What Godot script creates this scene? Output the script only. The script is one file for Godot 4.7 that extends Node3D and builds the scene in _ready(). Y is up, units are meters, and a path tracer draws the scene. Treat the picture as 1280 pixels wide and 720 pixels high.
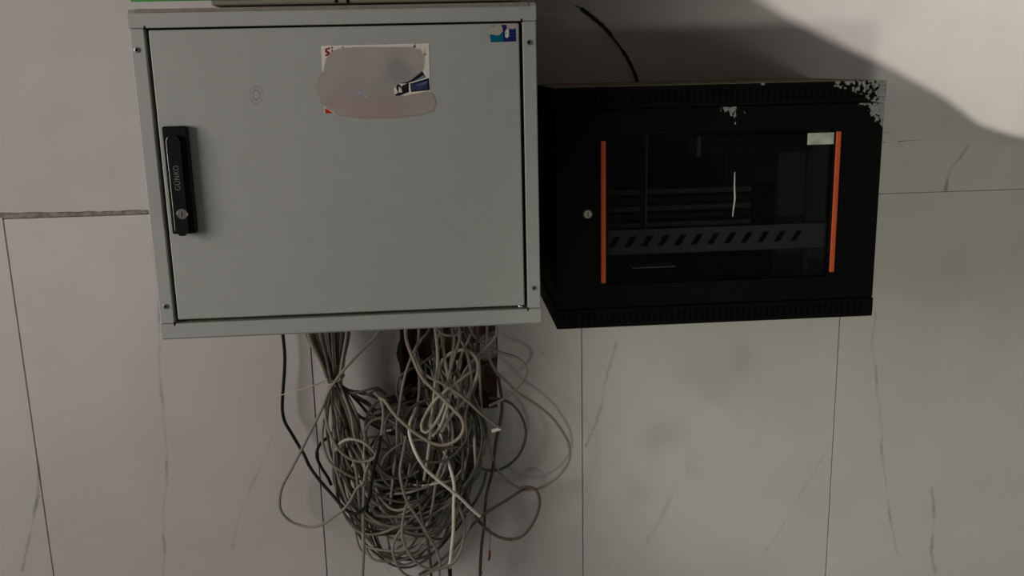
extends Node3D

# ---------------------------------------------------------------- view and measures
const FOCAL := 1201.83                       # pixels of a 1280 x 720 frame
const EYE := Vector3(0.0, 1.55, 2.055)
const TURN := Vector3(-0.225857, -0.077665, -0.022963)
var view := Basis.from_euler(TURN, EULER_ORDER_YXZ)
var used := {}
var M := {}

# the point of the plane z = depth that the photograph shows at a pixel
func P(px: float, py: float, depth := 0.0) -> Vector3:
	var v := view * Vector3(px - 640.0, 360.0 - py, -FOCAL)
	return EYE + v * ((depth - EYE.z) / v.z)

func lin(c: float) -> float:
	return c / 12.92 if c <= 0.04045 else pow((c + 0.055) / 1.055, 2.4)

func gam(c: float) -> float:
	return c * 12.92 if c <= 0.0031308 else 1.055 * pow(c, 1.0 / 2.4) - 0.055

# a linear base colour as the sRGB colour that materials take
func base(r: float, g: float, b: float) -> Color:
	return Color(gam(r), gam(g), gam(b))

# ---------------------------------------------------------------- naming
func numbered(called: String) -> String:
	var n: int = used.get(called, 0)
	used[called] = n + 1
	return called if n == 0 else "%s_%03d" % [called, n]

func tag(o: Node3D, label: String, category: String, group := "") -> Node3D:
	o.set_meta("label", label)
	o.set_meta("category", category)
	if group != "":
		o.set_meta("group", group)
	return o

func thing(called: String, at: Vector3) -> Node3D:
	var o := Node3D.new()
	o.name = numbered(called)
	add_child(o, true)
	o.position = at
	return o

# ---------------------------------------------------------------- mesh maker
class Maker:
	var v := PackedVector3Array()
	var n := PackedVector3Array()
	var uv := PackedVector2Array()
	var ux := 0.0
	var uy := 0.0
	var uw := 1.0
	var uh := 1.0
	var off := Vector3.ZERO

	func frame(x0: float, y1: float, w: float, h: float) -> Maker:
		ux = x0; uy = y1; uw = w; uh = h
		return self

	func put(a: Vector3, na: Vector3) -> void:
		v.append(a - off)
		n.append(na)
		uv.append(Vector2((a.x - ux) / uw, (uy - a.y) / uh))

	func tri(a: Vector3, b: Vector3, c: Vector3, na: Vector3, nb: Vector3, nc: Vector3) -> void:
		if (b - a).cross(c - a).dot(na + nb + nc) > 0.0:
			put(a, na); put(c, nc); put(b, nb)
		else:
			put(a, na); put(b, nb); put(c, nc)

	func quad(a: Vector3, b: Vector3, c: Vector3, d: Vector3, nn: Vector3) -> void:
		tri(a, b, c, nn, nn, nn)
		tri(a, c, d, nn, nn, nn)

	func quad4(a: Vector3, b: Vector3, c: Vector3, d: Vector3, na: Vector3, nb: Vector3, nc: Vector3, nd: Vector3) -> void:
		tri(a, b, c, na, nb, nc)
		tri(a, c, d, na, nc, nd)

	# a box from lo to hi with chamfered edges
	func box(lo: Vector3, hi: Vector3, c := 0.0) -> Maker:
		var ctr := (lo + hi) * 0.5
		var h := (hi - lo) * 0.5
		c = minf(c, minf(h.x, minf(h.y, h.z)) * 0.9)
		for ax in 3:
			for s in [-1.0, 1.0]:
				var nn := Vector3.ZERO
				nn[ax] = s
				var b := (ax + 1) % 3
				var d := (ax + 2) % 3
				var q := []
				for k in [[-1, -1], [1, -1], [1, 1], [-1, 1]]:
					var p := ctr
					p[ax] += s * h[ax]
					p[b] += k[0] * (h[b] - c)
					p[d] += k[1] * (h[d] - c)
					q.append(p)
				quad(q[0], q[1], q[2], q[3], nn)
		if c <= 0.0:
			return self
		for ax in 3:
			var b := (ax + 1) % 3
			var d := (ax + 2) % 3
			for s in [-1.0, 1.0]:
				for t in [-1.0, 1.0]:
					var q := []
					for e in [-1.0, 1.0]:
						for f in [0, 1]:
							var p := ctr
							p[ax] += e * (h[ax] - c)
							p[b] += s * (h[b] - (c if f == 0 else 0.0))
							p[d] += t * (h[d] - (c if f == 1 else 0.0))
							q.append(p)
					var nn := Vector3.ZERO
					nn[b] = s
					nn[d] = t
					quad(q[0], q[1], q[3], q[2], nn.normalized())
		for s in [-1.0, 1.0]:
			for t in [-1.0, 1.0]:
				for r in [-1.0, 1.0]:
					var sg := Vector3(s, t, r)
					var q := []
					for k in 3:
						var p := ctr + sg * (h - Vector3(c, c, c))
						p[k] += sg[k] * c
						q.append(p)
					tri(q[0], q[1], q[2], sg.normalized(), sg.normalized(), sg.normalized())
		return self

	# an upright prism: polygon in x, y from z0 to z1
	func prism(poly: PackedVector2Array, z0: float, z1: float) -> Maker:
		var idx := Geometry2D.triangulate_polygon(poly)
		for i in range(0, idx.size(), 3):
			for z in [z0, z1]:
				var nn := Vector3(0, 0, 1.0 if z == z1 else -1.0)
				var a := poly[idx[i]]
				var b := poly[idx[i + 1]]
				var c := poly[idx[i + 2]]
				tri(Vector3(a.x, a.y, z), Vector3(b.x, b.y, z), Vector3(c.x, c.y, z), nn, nn, nn)
		var area := 0.0
		for i in poly.size():
			area += poly[i].cross(poly[(i + 1) % poly.size()])
		for i in poly.size():
			var a := poly[i]
			var b := poly[(i + 1) % poly.size()]
			var e := (b - a).normalized()
			var nn := Vector3(e.y, -e.x, 0) * (1.0 if area > 0.0 else -1.0)
			quad(Vector3(a.x, a.y, z0), Vector3(b.x, b.y, z0), Vector3(b.x, b.y, z1), Vector3(a.x, a.y, z1), nn)
		return self

	# a tube along points; radii: one per point
	func tube(p: PackedVector3Array, r: PackedFloat32Array, sides := 8) -> Maker:
		var ring := []
		var dirs := []
		var t0 := (p[1] - p[0]).normalized()
		var side := t0.cross(Vector3(0.13, 0.31, 0.94)).normalized()
		for i in p.size():
			var t := (p[mini(i + 1, p.size() - 1)] - p[maxi(i - 1, 0)]).normalized()
			side = (side - t * side.dot(t)).normalized()
			var up := t.cross(side)
			var q := []
			var dd := []
			for k in sides:
				var a := TAU * k / sides
				var d := side * cos(a) + up * sin(a)
				q.append(p[i] + d * r[i])
				dd.append(d)
			ring.append(q)
			dirs.append(dd)
		for i in p.size() - 1:
			for k in sides:
				var m := (k + 1) % sides
				quad4(ring[i][k], ring[i][m], ring[i + 1][m], ring[i + 1][k], dirs[i][k], dirs[i][m], dirs[i + 1][m], dirs[i + 1][k])
		for e in [0, p.size() - 1]:
			var t := (p[0] - p[1]).normalized() if e == 0 else (p[e] - p[e - 1]).normalized()
			for k in range(1, sides - 1):
				tri(ring[e][0], ring[e][k], ring[e][k + 1], t, t, t)
		return self

	# a turned shape: profile of (radius, height along z) around a centre
	func lathe(ctr: Vector3, prof: Array, sides := 24) -> Maker:
		for i in prof.size() - 1:
			var a: Vector2 = prof[i]
			var b: Vector2 = prof[i + 1]
			var e := (b - a).normalized()
			for k in sides:
				var t0 := TAU * k / sides
				var t1 := TAU * (k + 1) / sides
				var d0 := Vector3(cos(t0), sin(t0), 0)
				var d1 := Vector3(cos(t1), sin(t1), 0)
				var n0 := d0 * e.y + Vector3(0, 0, -e.x)
				var n1 := d1 * e.y + Vector3(0, 0, -e.x)
				var z0 := Vector3(0, 0, a.y)
				var z1 := Vector3(0, 0, b.y)
				if a.x > 1e-6:
					tri(ctr + d0 * a.x + z0, ctr + d1 * a.x + z0, ctr + d1 * b.x + z1, n0, n1, n1)
				if b.x > 1e-6:
					tri(ctr + d0 * a.x + z0, ctr + d1 * b.x + z1, ctr + d0 * b.x + z1, n0, n1, n0)
		return self

	# a bar along x from a profile of (z, y)
	func bar(prof: Array, x0: float, x1: float) -> Maker:
		var area := 0.0
		for i in prof.size():
			area += prof[i].cross(prof[(i + 1) % prof.size()])
		for i in prof.size():
			var a: Vector2 = prof[i]
			var b: Vector2 = prof[(i + 1) % prof.size()]
			var e := (b - a).normalized() * (1.0 if area > 0.0 else -1.0)
			quad(Vector3(x0, a.y, a.x), Vector3(x1, a.y, a.x), Vector3(x1, b.y, b.x), Vector3(x0, b.y, b.x), Vector3(0, -e.x, e.y))
		for x in [x0, x1]:
			var nn := Vector3(-1.0 if x == x0 else 1.0, 0, 0)
			for i in range(1, prof.size() - 1):
				tri(Vector3(x, prof[0].y, prof[0].x), Vector3(x, prof[i].y, prof[i].x), Vector3(x, prof[i + 1].y, prof[i + 1].x), nn, nn, nn)
		return self

	func mesh() -> ArrayMesh:
		var arr := []
		arr.resize(Mesh.ARRAY_MAX)
		arr[Mesh.ARRAY_VERTEX] = v
		arr[Mesh.ARRAY_NORMAL] = n
		arr[Mesh.ARRAY_TEX_UV] = uv
		var m := ArrayMesh.new()
		m.add_surface_from_arrays(Mesh.PRIMITIVE_TRIANGLES, arr)
		return m

func mk(off := Vector3.ZERO) -> Maker:
	var m := Maker.new()
	m.off = off
	return m

func put(called: String, m: Maker, mat: Material, parent: Node3D = null) -> MeshInstance3D:
	var o := MeshInstance3D.new()
	o.mesh = m.mesh()
	o.material_override = mat
	if parent == null:
		o.name = numbered(called)
		add_child(o, true)
	else:
		var k := 0
		while parent.has_node(called if k == 0 else "%s_%03d" % [called, k]):
			k += 1
		o.name = called if k == 0 else "%s_%03d" % [called, k]
		parent.add_child(o, true)
	return o

func struct(called: String, m: Maker, mat: Material, parent: Node3D = null) -> MeshInstance3D:
	var o := put(called, m, mat, parent)
	if parent == null:
		o.set_meta("kind", "structure")
	return o

# ---------------------------------------------------------------- materials
func mat(c: Color, rough := 0.7, spec := 0.35, metal := 0.0) -> StandardMaterial3D:
	var m := StandardMaterial3D.new()
	m.albedo_color = c
	m.roughness = rough
	m.metallic_specular = spec
	m.metallic = metal
	return m

func noise_tex(freq: float, lo: Color, hi: Color, seed_: int, normal := false, strength := 4.0) -> NoiseTexture2D:
	var f := FastNoiseLite.new()
	f.seed = seed_
	f.frequency = freq
	f.fractal_octaves = 4
	var t := NoiseTexture2D.new()
	t.width = 512
	t.height = 512
	t.seamless = true
	t.noise = f
	if normal:
		t.as_normal_map = true
		t.bump_strength = strength
	else:
		var g := Gradient.new()
		g.set_color(0, lo)
		g.set_color(1, hi)
		t.color_ramp = g
	return t

func grain(m: StandardMaterial3D, freq: float, c: Color, spread: float, scale_: float, bump := 0.0, seed_ := 1) -> StandardMaterial3D:
	m.albedo_color = Color.WHITE
	m.albedo_texture = noise_tex(freq, c * (1.0 - spread), c * (1.0 + spread), seed_)
	if bump > 0.0:
		m.normal_enabled = true
		m.normal_texture = noise_tex(freq * 3.0, Color.BLACK, Color.WHITE, seed_ + 7, true, bump)
	m.uv1_triplanar = true
	m.uv1_world_triplanar = true
	m.uv1_scale = Vector3(scale_, scale_, scale_)
	return m

# soft dabs along a line of pixels: a vein of the marble print, in wall coordinates
const WX0 := -1.3
const WX1 := 1.9
const WY0 := 0.3
const WY1 := 1.4
const WW := 1536
const WH := 528

func dab(a: PackedFloat32Array, x: float, y: float, r: float, s: float) -> void:
	for j in range(maxi(0, int(y - r)), mini(WH, int(y + r) + 2)):
		for i in range(maxi(0, int(x - r)), mini(WW, int(x + r) + 2)):
			var d := Vector2(i - x, j - y).length() / r
			if d < 1.0:
				var w := s * (1.0 - d) * (1.0 - d)
				var k := j * WW + i
				a[k] = a[k] + w * (1.0 - absf(a[k]))

func vein(a: PackedFloat32Array, pts: Array, wide: float, s: float, rng: RandomNumberGenerator) -> void:
	var c := Curve2D.new()
	for i in range(0, pts.size(), 2):
		var w := P(pts[i], pts[i + 1])
		c.add_point(Vector2((w.x - WX0) / (WX1 - WX0) * WW, (WY1 - w.y) / (WY1 - WY0) * WH))
	var at := 0.0
	var j := Vector2.ZERO
	while at < c.get_baked_length():
		var p := c.sample_baked(at)
		j = j * 0.8 + Vector2(rng.randf_range(-0.5, 0.5), rng.randf_range(-0.5, 0.5))
		var k := 0.5 + 0.5 * sin(at * 0.11 + s * 40.0) * sin(at * 0.037 + wide)
		dab(a, p.x + j.x, p.y + j.y, wide * (0.7 + 0.8 * k), s * (0.35 + 0.65 * k))
		at += 0.9

func marble_image() -> ImageTexture:
	var rng := RandomNumberGenerator.new()
	rng.seed = 77
	var a := PackedFloat32Array()
	a.resize(WW * WH)
	vein(a, [46, 575, 47, 590, 48, 610, 43, 640, 38, 665, 32, 690, 27, 712], 2.4, 0.30, rng)
	vein(a, [190, 300, 198, 380, 199, 440, 200, 480, 204, 520, 207, 560, 208, 600, 203, 640, 205, 690, 203, 725], 1.9, 0.22, rng)
	vein(a, [342, 540, 330, 572, 315, 605, 300, 640, 290, 685], 2.2, 0.11, rng)
	vein(a, [770, 430, 757, 472, 750, 513, 741, 538, 731, 558], 2.4, 0.20, rng)
	vein(a, [1094, 390, 1089, 432, 1095, 463, 1095, 486, 1101, 522, 1102, 568, 1108, 617, 1115, 660, 1121, 692], 2.0, 0.22, rng)
	vein(a, [1164, 610, 1167, 640, 1166, 663, 1163, 690, 1169, 715], 2.8, 0.22, rng)
	vein(a, [1038, 556, 1020, 585, 1003, 613, 980, 655, 955, 690], 1.8, 0.12, rng)
	vein(a, [1210, 180, 1203, 194, 1192, 206, 1187, 213, 1183, 227, 1180, 240], 2.6, 0.28, rng)
	vein(a, [642, 405, 656, 417, 668, 430, 677, 441, 690, 462], 1.4, 0.14, rng)
	vein(a, [468, 680, 476, 698, 487, 716], 2.0, 0.14, rng)
	vein(a, [800, 690, 830, 640, 845, 600], 5.0, 0.04, rng)
	for s in [[905, 480, 60, 0.10], [870, 470, 45, 0.07], [840, 540, 55, 0.09], [790, 610, 50, 0.08], [810, 560, 45, 0.07], [920, 450, 40, 0.07], [740, 520, 40, 0.05], [860, 585, 30, 0.05], [1180, 350, 70, 0.04], [470, 470, 60, 0.14], [650, 540, 45, 0.05]]:  # tile smudges; the darkest, behind the tied strands, is shade painted in
		for q in 7:
			var w := P(s[0] + rng.randf_range(-1, 1) * s[2] * 0.5, s[1] + rng.randf_range(-1, 1) * s[2] * 0.5)
			dab(a, (w.x - WX0) / (WX1 - WX0) * WW, (WY1 - w.y) / (WY1 - WY0) * WH, s[2] * 0.55, s[3] * 0.5)
	for s in [[868, 500, 14, -0.06], [880, 505, 18, -0.08], [893, 512, 15, -0.08], [905, 525, 15, -0.05], [800, 585, 22, -0.05]]:
		var w := P(s[0], s[1])
		dab(a, (w.x - WX0) / (WX1 - WX0) * WW, (WY1 - w.y) / (WY1 - WY0) * WH, s[2], s[3])
	for s in [[760, 707], [677, 441], [640, 660], [440, 702], [1130, 205], [868, 591], [300, 500], [95, 540]]:
		var w := P(s[0], s[1])
		dab(a, (w.x - WX0) / (WX1 - WX0) * WW, (WY1 - w.y) / (WY1 - WY0) * WH, 2.0, 0.5)
	var f := FastNoiseLite.new()
	f.seed = 5
	f.frequency = 0.008
	f.fractal_octaves = 5
	var bytes := PackedByteArray()
	bytes.resize(WW * WH * 3)
	var c0 := Vector3(0.80, 0.775, 0.745)
	var c1 := Vector3(0.40, 0.40, 0.385)
	for y in WH:
		for x in WW:
			var k := y * WW + x
			var t := a[k] + 0.05 * f.get_noise_2d(x, y)
			var c := c0.lerp(c1, clampf(t, -0.2, 1.0))
			bytes[k * 3] = int(clampf(c.x, 0, 1) * 255)
			bytes[k * 3 + 1] = int(clampf(c.y, 0, 1) * 255)
			bytes[k * 3 + 2] = int(clampf(c.z, 0, 1) * 255)
	return ImageTexture.create_from_image(Image.create_from_data(WW, WH, false, Image.FORMAT_RGB8, bytes))

# black paint with chips to the pale primer: chips are [x, y, radius] in image pixels
func worn_image(w: int, h: int, dark: Color, chips: Array, seed_: int) -> ImageTexture:
	var im := Image.create(w, h, false, Image.FORMAT_RGB8)
	im.fill(dark)
	var f := FastNoiseLite.new()
	f.seed = seed_
	f.frequency = 0.06
	f.fractal_octaves = 3
	for c in chips:
		var rx: float = c[2]
		var ry: float = c[3]
		for y in range(maxi(0, int(c[1] - ry)), mini(h, int(c[1] + ry) + 1)):
			for x in range(maxi(0, int(c[0] - rx)), mini(w, int(c[0] + rx) + 1)):
				var d := Vector2((x - c[0]) / rx, (y - c[1]) / ry).length()
				if f.get_noise_2d(x, y * 0.8) + c[4] * (1.0 - d) > 0.25 and d < 1.0:
					var g: float = 0.5 + 0.12 * f.get_noise_2d(x * 2.0 + 40.0, y * 2.0)
					im.set_pixel(x, y, Color(g, g, g * 0.97))
	return ImageTexture.create_from_image(im)

# albedo that shows as this photographed colour on the pale grey door
func on_door(r: float, g: float, b: float) -> Color:
	var k := 0.44
	return base(lin(r / 255.0) / k, lin(g / 255.0) / k, lin(b / 255.0) / k)

func poly_px(im: Image, pts: Array, x0: float, y0: float, s: float, c: Color) -> void:
	var p := PackedVector2Array()
	var lo := Vector2(1e6, 1e6)
	var hi := Vector2(-1e6, -1e6)
	for i in range(0, pts.size(), 2):
		var q := Vector2((pts[i] - x0) * s, (pts[i + 1] - y0) * s)
		p.append(q)
		lo = lo.min(q)
		hi = hi.max(q)
	for y in range(maxi(0, int(lo.y)), mini(im.get_height(), int(hi.y) + 1)):
		for x in range(maxi(0, int(lo.x)), mini(im.get_width(), int(hi.x) + 1)):
			if Geometry2D.is_point_in_polygon(Vector2(x + 0.5, y + 0.5), p):
				im.set_pixel(x, y, c)

func advert_image() -> ImageTexture:
	var s := 3.0
	var x0 := 390.0
	var y0 := 50.0
	var im := Image.create(480, 312, false, Image.FORMAT_RGBA8)
	var clear := on_door(125, 118, 110)
	clear.a = 0.0
	im.fill(clear)
	poly_px(im, [400.5, 57, 536, 54, 537.5, 114, 537, 138, 405.5, 141.5], x0, y0, s, on_door(160, 153, 146))
	# the letters of the heading that stay readable
	var red := on_door(98, 20, 20)
	for q in [[406.2, 60.5, 411.5, 58.8, 412.4, 61, 408.2, 62.2, 409, 63.6, 411.8, 64.5, 411.6, 68.2, 407.0, 70.2, 405.8, 68.2, 409.2, 66.6, 406.0, 65.0], [413.6, 62, 415.6, 61.6, 415.8, 68.5, 413.9, 69], [413.2, 58.6, 415.4, 58.2, 415.6, 60.2, 413.4, 60.6], [427.2, 58, 429.0, 57.8, 429.0, 59.6, 427.2, 59.8]]:
		poly_px(im, q, x0, y0, s, red)
	for q in [[[517.6, 54.5, 518.6, 54.5, 518.8, 57, 520.2, 57.4, 518.0, 60, 515.6, 57.6, 517.4, 57], on_door(70, 35, 28)], [[530.4, 62, 531.2, 62, 531.4, 66.6, 533.2, 67, 531.0, 70, 528.4, 67.4, 530.2, 66.8], on_door(112, 90, 62)], [[524.2, 59.8, 525.8, 62, 523.2, 62.2], on_door(120, 108, 80)]]:
		poly_px(im, q[0], x0, y0, s, q[1])
	poly_px(im, [406, 134.5, 416, 141.2, 406.5, 141.5], x0, y0, s, on_door(140, 22, 16))
	# a blurred patch laid over the print and past its edge
	var blob := PackedVector2Array()
	var bp := [404, 88, 407, 73, 414, 64, 426, 59.5, 450, 58.5, 515, 58.5, 526, 62, 531, 72, 530, 84, 525, 94, 512, 103, 497, 104, 491, 110, 492, 118, 505, 119, 520, 116, 535, 113, 542, 118, 545.5, 128, 542, 138, 527, 143.5, 490, 147.5, 450, 147.5, 425, 144, 410, 137, 401, 127, 396.5, 112, 398, 98]
	for i in range(0, bp.size(), 2):
		blob.append(Vector2(bp[i], bp[i + 1]))
	var an := [[425, 80, 119, 112, 106], [470, 68, 124, 114, 106], [497, 88, 88, 91, 88], [517, 72, 122, 116, 105], [440, 112, 113, 108, 106], [425, 138, 122, 109, 102], [480, 132, 114, 97, 92], [531, 128, 117, 105, 98], [404, 112, 118, 113, 104], [464, 88, 122, 114, 107], [452, 132, 117, 98, 93], [418, 130, 120, 99, 92], [478, 108, 108, 104, 101]]
	for y in im.get_height():
		for x in im.get_width():
			var q := Vector2(x0 + (x + 0.5) / s, y0 + (y + 0.5) / s)
			var d := 1e6
			for i in blob.size():
				var e := Geometry2D.get_closest_point_to_segment(q, blob[i], blob[(i + 1) % blob.size()])
				d = minf(d, q.distance_to(e))
			var inside := Geometry2D.is_point_in_polygon(q, blob)
			var k := smoothstep(-1.2, 1.2, d if inside else -d)
			if k <= 0.0:
				continue
			var c := Vector3.ZERO
			var ws := 0.0
			for t in an:
				var w := 1.0 / (80.0 + q.distance_squared_to(Vector2(t[0], t[1])))
				w *= w
				c += Vector3(t[2], t[3], t[4]) * w
				ws += w
			c = (c / ws).lerp(Vector3(116, 112, 104), 0.4)
			var col := on_door(c.x, c.y, c.z)
			var old := im.get_pixel(x, y)
			im.set_pixel(x, y, Color(lerpf(old.r, col.r, k), lerpf(old.g, col.g, k), lerpf(old.b, col.b, k), maxf(old.a, k)))
	# the devices printed at the lower corner
	var blk := on_door(16, 17, 20)
	for q in [
		[[498, 103.5, 508, 102, 513, 99.5, 527.5, 88.5, 532, 96, 512.5, 103.5], blk], [[515, 102, 529, 93.5, 531, 95.5, 518, 101], on_door(90, 100, 112)],
		[[494, 108, 496, 104.5, 499, 105, 501, 108, 502.5, 106, 510.5, 103, 510.5, 114.5, 499, 118.8, 494, 119.2, 492.5, 117.5, 496.5, 115.5], blk], [[497.5, 107.5, 501, 110, 501.8, 114.8, 497, 115], on_door(150, 146, 140)], [[497.5, 103.6, 500.5, 103.6, 500, 106.4], on_door(150, 146, 140)],
		[[510.2, 102.8, 533, 96.6, 533.2, 97.6, 512, 103.6, 512.6, 115.5, 510.6, 115.8], on_door(165, 160, 155)], [[512, 104, 536, 97, 537, 112, 513, 114.5], blk], [[513.4, 105.2, 533.2, 100, 533.6, 110.6, 513.8, 112.8], on_door(34, 42, 62)], [[520, 105.5, 533.2, 101, 533.3, 104, 521, 107], on_door(62, 74, 98)], [[515, 115.6, 528, 113.6, 528, 114.6, 515, 116.6], on_door(160, 156, 150)],
		[[446, 112, 449, 114.4, 455.5, 118, 458.5, 121, 455, 121, 448.5, 116.6], on_door(120, 125, 138)], [[450, 116.5, 454.5, 119.2, 453.5, 119.6, 449.6, 117.2], on_door(60, 72, 104)]]:
		poly_px(im, q[0], x0, y0, s, q[1])
	return ImageTexture.create_from_image(im)

func torn_image() -> ImageTexture:
	var s := 8.0
	var x0 := 610.0
	var y0 := 28.0
	var im := Image.create(296, 216, false, Image.FORMAT_RGBA8)
	var clear := on_door(112, 110, 100)
	clear.a = 0.0
	im.fill(clear)
	var z := func(a: Array) -> Array:
		var o := []
		for i in range(0, a.size(), 2):
			o.append(600.0 + a[i] / 12.0)
			o.append(20.0 + a[i + 1] / 12.0)
		return o
	poly_px(im, z.call([140, 128, 320, 128, 345, 215, 300, 285, 220, 288, 148, 275]), x0, y0, s, on_door(124, 118, 106))
	poly_px(im, z.call([165, 140, 200, 134, 225, 150, 205, 166, 175, 160]), x0, y0, s, on_door(100, 96, 86))
	poly_px(im, z.call([395, 128, 535, 125, 538, 190, 400, 190]), x0, y0, s, on_door(128, 114, 108))
	poly_px(im, z.call([148, 272, 180, 278, 215, 284, 245, 292, 290, 286, 312, 262, 330, 235, 348, 228, 356, 386, 160, 396]), x0, y0, s, on_door(0, 66, 84))
	poly_px(im, z.call([314, 135, 396, 131, 398, 180, 372, 236, 378, 318, 410, 334, 440, 300, 430, 190, 500, 196, 533, 184, 541, 380, 352, 387, 346, 228, 342, 185]), x0, y0, s, on_door(10, 20, 66))
	poly_px(im, z.call([372, 238, 395, 205, 428, 192, 434, 250, 428, 310, 408, 333, 374, 312]), x0, y0, s, on_door(150, 148, 140))
	poly_px(im, z.call([380, 250, 395, 246, 400, 270, 384, 275]), x0, y0, s, on_door(80, 84, 90))
	for q in [[455, 205], [495, 205], [460, 255], [495, 255], [455, 305], [498, 305]]:
		poly_px(im, z.call([q[0] - 8, q[1] - 7, q[0] + 8, q[1] - 8, q[0] + 7, q[1] + 8, q[0] - 7, q[1] + 7]), x0, y0, s, on_door(52, 66, 108))
	return ImageTexture.create_from_image(im)

func stamp_image() -> ImageTexture:
	var im := Image.create(128, 144, false, Image.FORMAT_RGBA8)
	var c := on_door(104, 92, 90)
	var f := FastNoiseLite.new()
	f.seed = 9
	f.frequency = 0.05
	for y in 144:
		for x in 128:
			var d := Vector2((x - 64) / 52.0, (y - 72) / 62.0).length()
			var k := 0.0
			if absf(d - 0.9) < 0.07:
				k = 0.45 + 0.5 * f.get_noise_2d(x, y)
			if absf(d - 0.5) < 0.08 and absf(x - 64) < 30:
				k = 0.8 + 0.8 * f.get_noise_2d(x, y)
			im.set_pixel(x, y, Color(c.r, c.g, c.b, clampf(k, 0.0, 0.9) * 0.45))
	return ImageTexture.create_from_image(im)

func print_mat(t: Texture2D, rough := 0.55) -> StandardMaterial3D:
	var m := mat(Color.WHITE, rough, 0.3)
	m.albedo_texture = t
	m.transparency = BaseMaterial3D.TRANSPARENCY_ALPHA
	m.texture_repeat = false
	return m

func make_materials() -> void:
	M.plaster = grain(mat(Color.WHITE, 0.9, 0.2), 0.012, base(0.56, 0.525, 0.495), 0.02, 0.9, 0.12, 3)
	M.tile = mat(Color.WHITE, 0.5, 0.3)
	M.tile.albedo_texture = marble_image()
	M.tile.texture_repeat = false
	M.grout = mat(base(0.10, 0.088, 0.07), 0.95, 0.1)
	M.dirt = grain(mat(Color.WHITE, 0.95, 0.1), 0.03, base(0.27, 0.235, 0.195), 0.2, 3.0, 1.0, 31)
	M.masonry = grain(mat(Color.WHITE, 0.95, 0.1), 0.02, base(0.085, 0.045, 0.037), 0.3, 2.0, 2.0, 12)
	M.brick = grain(mat(Color.WHITE, 0.95, 0.1), 0.015, base(0.085, 0.05, 0.042), 0.35, 2.5, 1.5, 13)
	M.mortar = grain(mat(Color.WHITE, 0.95, 0.1), 0.02, base(0.30, 0.27, 0.23), 0.2, 3.0, 6.0, 14)
	M.grey = grain(mat(Color.WHITE, 0.55, 0.35), 0.02, base(0.41, 0.416, 0.376), 0.01, 2.0, 0.0, 21)
	M.gasket = mat(base(0.006, 0.006, 0.006), 0.9, 0.05)
	M.enclosure = mat(base(0.29, 0.28, 0.20), 0.6, 0.3)
	M.green = mat(base(0.08, 0.38, 0.09), 0.5, 0.3)
	M.plastic = mat(base(0.006, 0.006, 0.0065), 0.45, 0.3)
	M.gloss = mat(base(0.006, 0.006, 0.0065), 0.3, 0.45)
	M.letter = mat(base(0.19, 0.19, 0.185), 0.6, 0.3)
	M.chrome = mat(base(0.55, 0.53, 0.50), 0.3, 0.5, 1.0)
	M.screw = mat(base(0.35, 0.34, 0.31), 0.4, 0.5, 0.8)
	M.hole = mat(base(0.01, 0.01, 0.01), 0.9, 0.05)
	M.black = mat(base(0.004, 0.004, 0.004), 0.6, 0.14)
	M.inner = mat(base(0.02, 0.02, 0.019), 0.7, 0.2)
	M.rail = mat(base(0.14, 0.14, 0.135), 0.7, 0.2)
	M.panel_dark = mat(base(0.07, 0.07, 0.067), 0.7, 0.2)
	M.dust = grain(mat(Color.WHITE, 0.95, 0.1), 0.02, base(0.15, 0.13, 0.09), 0.3, 4.0, 0.0, 41)
	M.film = grain(mat(Color.WHITE, 0.95, 0.1), 0.02, base(0.33, 0.30, 0.25), 0.08, 4.0, 0.0, 43)
	M.orange = mat(base(0.50, 0.085, 0.025), 0.5, 0.3)
	M.glass = mat(Color(0.02, 0.02, 0.02, 0.36), 0.05, 0.3)
	M.glass.transparency = BaseMaterial3D.TRANSPARENCY_ALPHA
	M.pane = mat(Color(0.9, 0.95, 0.95, 0.06), 0.02, 0.5)
	M.pane.transparency = BaseMaterial3D.TRANSPARENCY_ALPHA
	M.silver = grain(mat(Color.WHITE, 0.45, 0.4), 0.006, base(0.40, 0.42, 0.34), 0.2, 6.0, 0.0, 51)
	M.pale_grey = mat(base(0.40, 0.40, 0.39), 0.7, 0.3)
	M.highlight_grey = mat(base(0.16, 0.16, 0.155), 0.7, 0.3)  # pale tone for the highlight painted on the rack post
	M.cable = mat(base(0.265, 0.248, 0.198), 0.55, 0.3)
	M.cable_dark_shade = mat(base(0.105, 0.098, 0.079), 0.55, 0.3)  # cable grey darkened: shade within the tangle put into the colour
	M.cable_pale = mat(base(0.45, 0.425, 0.335), 0.5, 0.3)
	M.cable_tan = mat(base(0.42, 0.34, 0.265), 0.5, 0.3)
	M.cable_white = mat(base(0.80, 0.75, 0.63), 0.5, 0.3)
	M.cable_brown = mat(base(0.12, 0.085, 0.065), 0.55, 0.3)
	M.cable_black = mat(base(0.012, 0.012, 0.012), 0.5, 0.3)
	M.tie = mat(base(0.52, 0.48, 0.40), 0.5, 0.3)
	M.room = mat(base(0.2, 0.2, 0.195), 0.9, 0.2)
	M.floor = mat(base(0.16, 0.16, 0.15), 0.6, 0.3)
	M.frame = mat(base(0.55, 0.55, 0.54), 0.5, 0.3)

# ---------------------------------------------------------------- curves
func smooth(pts: PackedVector3Array, step := 0.012) -> PackedVector3Array:
	var c := Curve3D.new()
	c.bake_interval = step
	for i in pts.size():
		var a := pts[maxi(i - 1, 0)]
		var b := pts[mini(i + 1, pts.size() - 1)]
		var t := (b - a).normalized()
		var l0 := pts[i].distance_to(a) / 3.0
		var l1 := pts[i].distance_to(b) / 3.0
		c.add_point(pts[i], -t * l0, t * l1)
	return c.get_baked_points()

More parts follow.
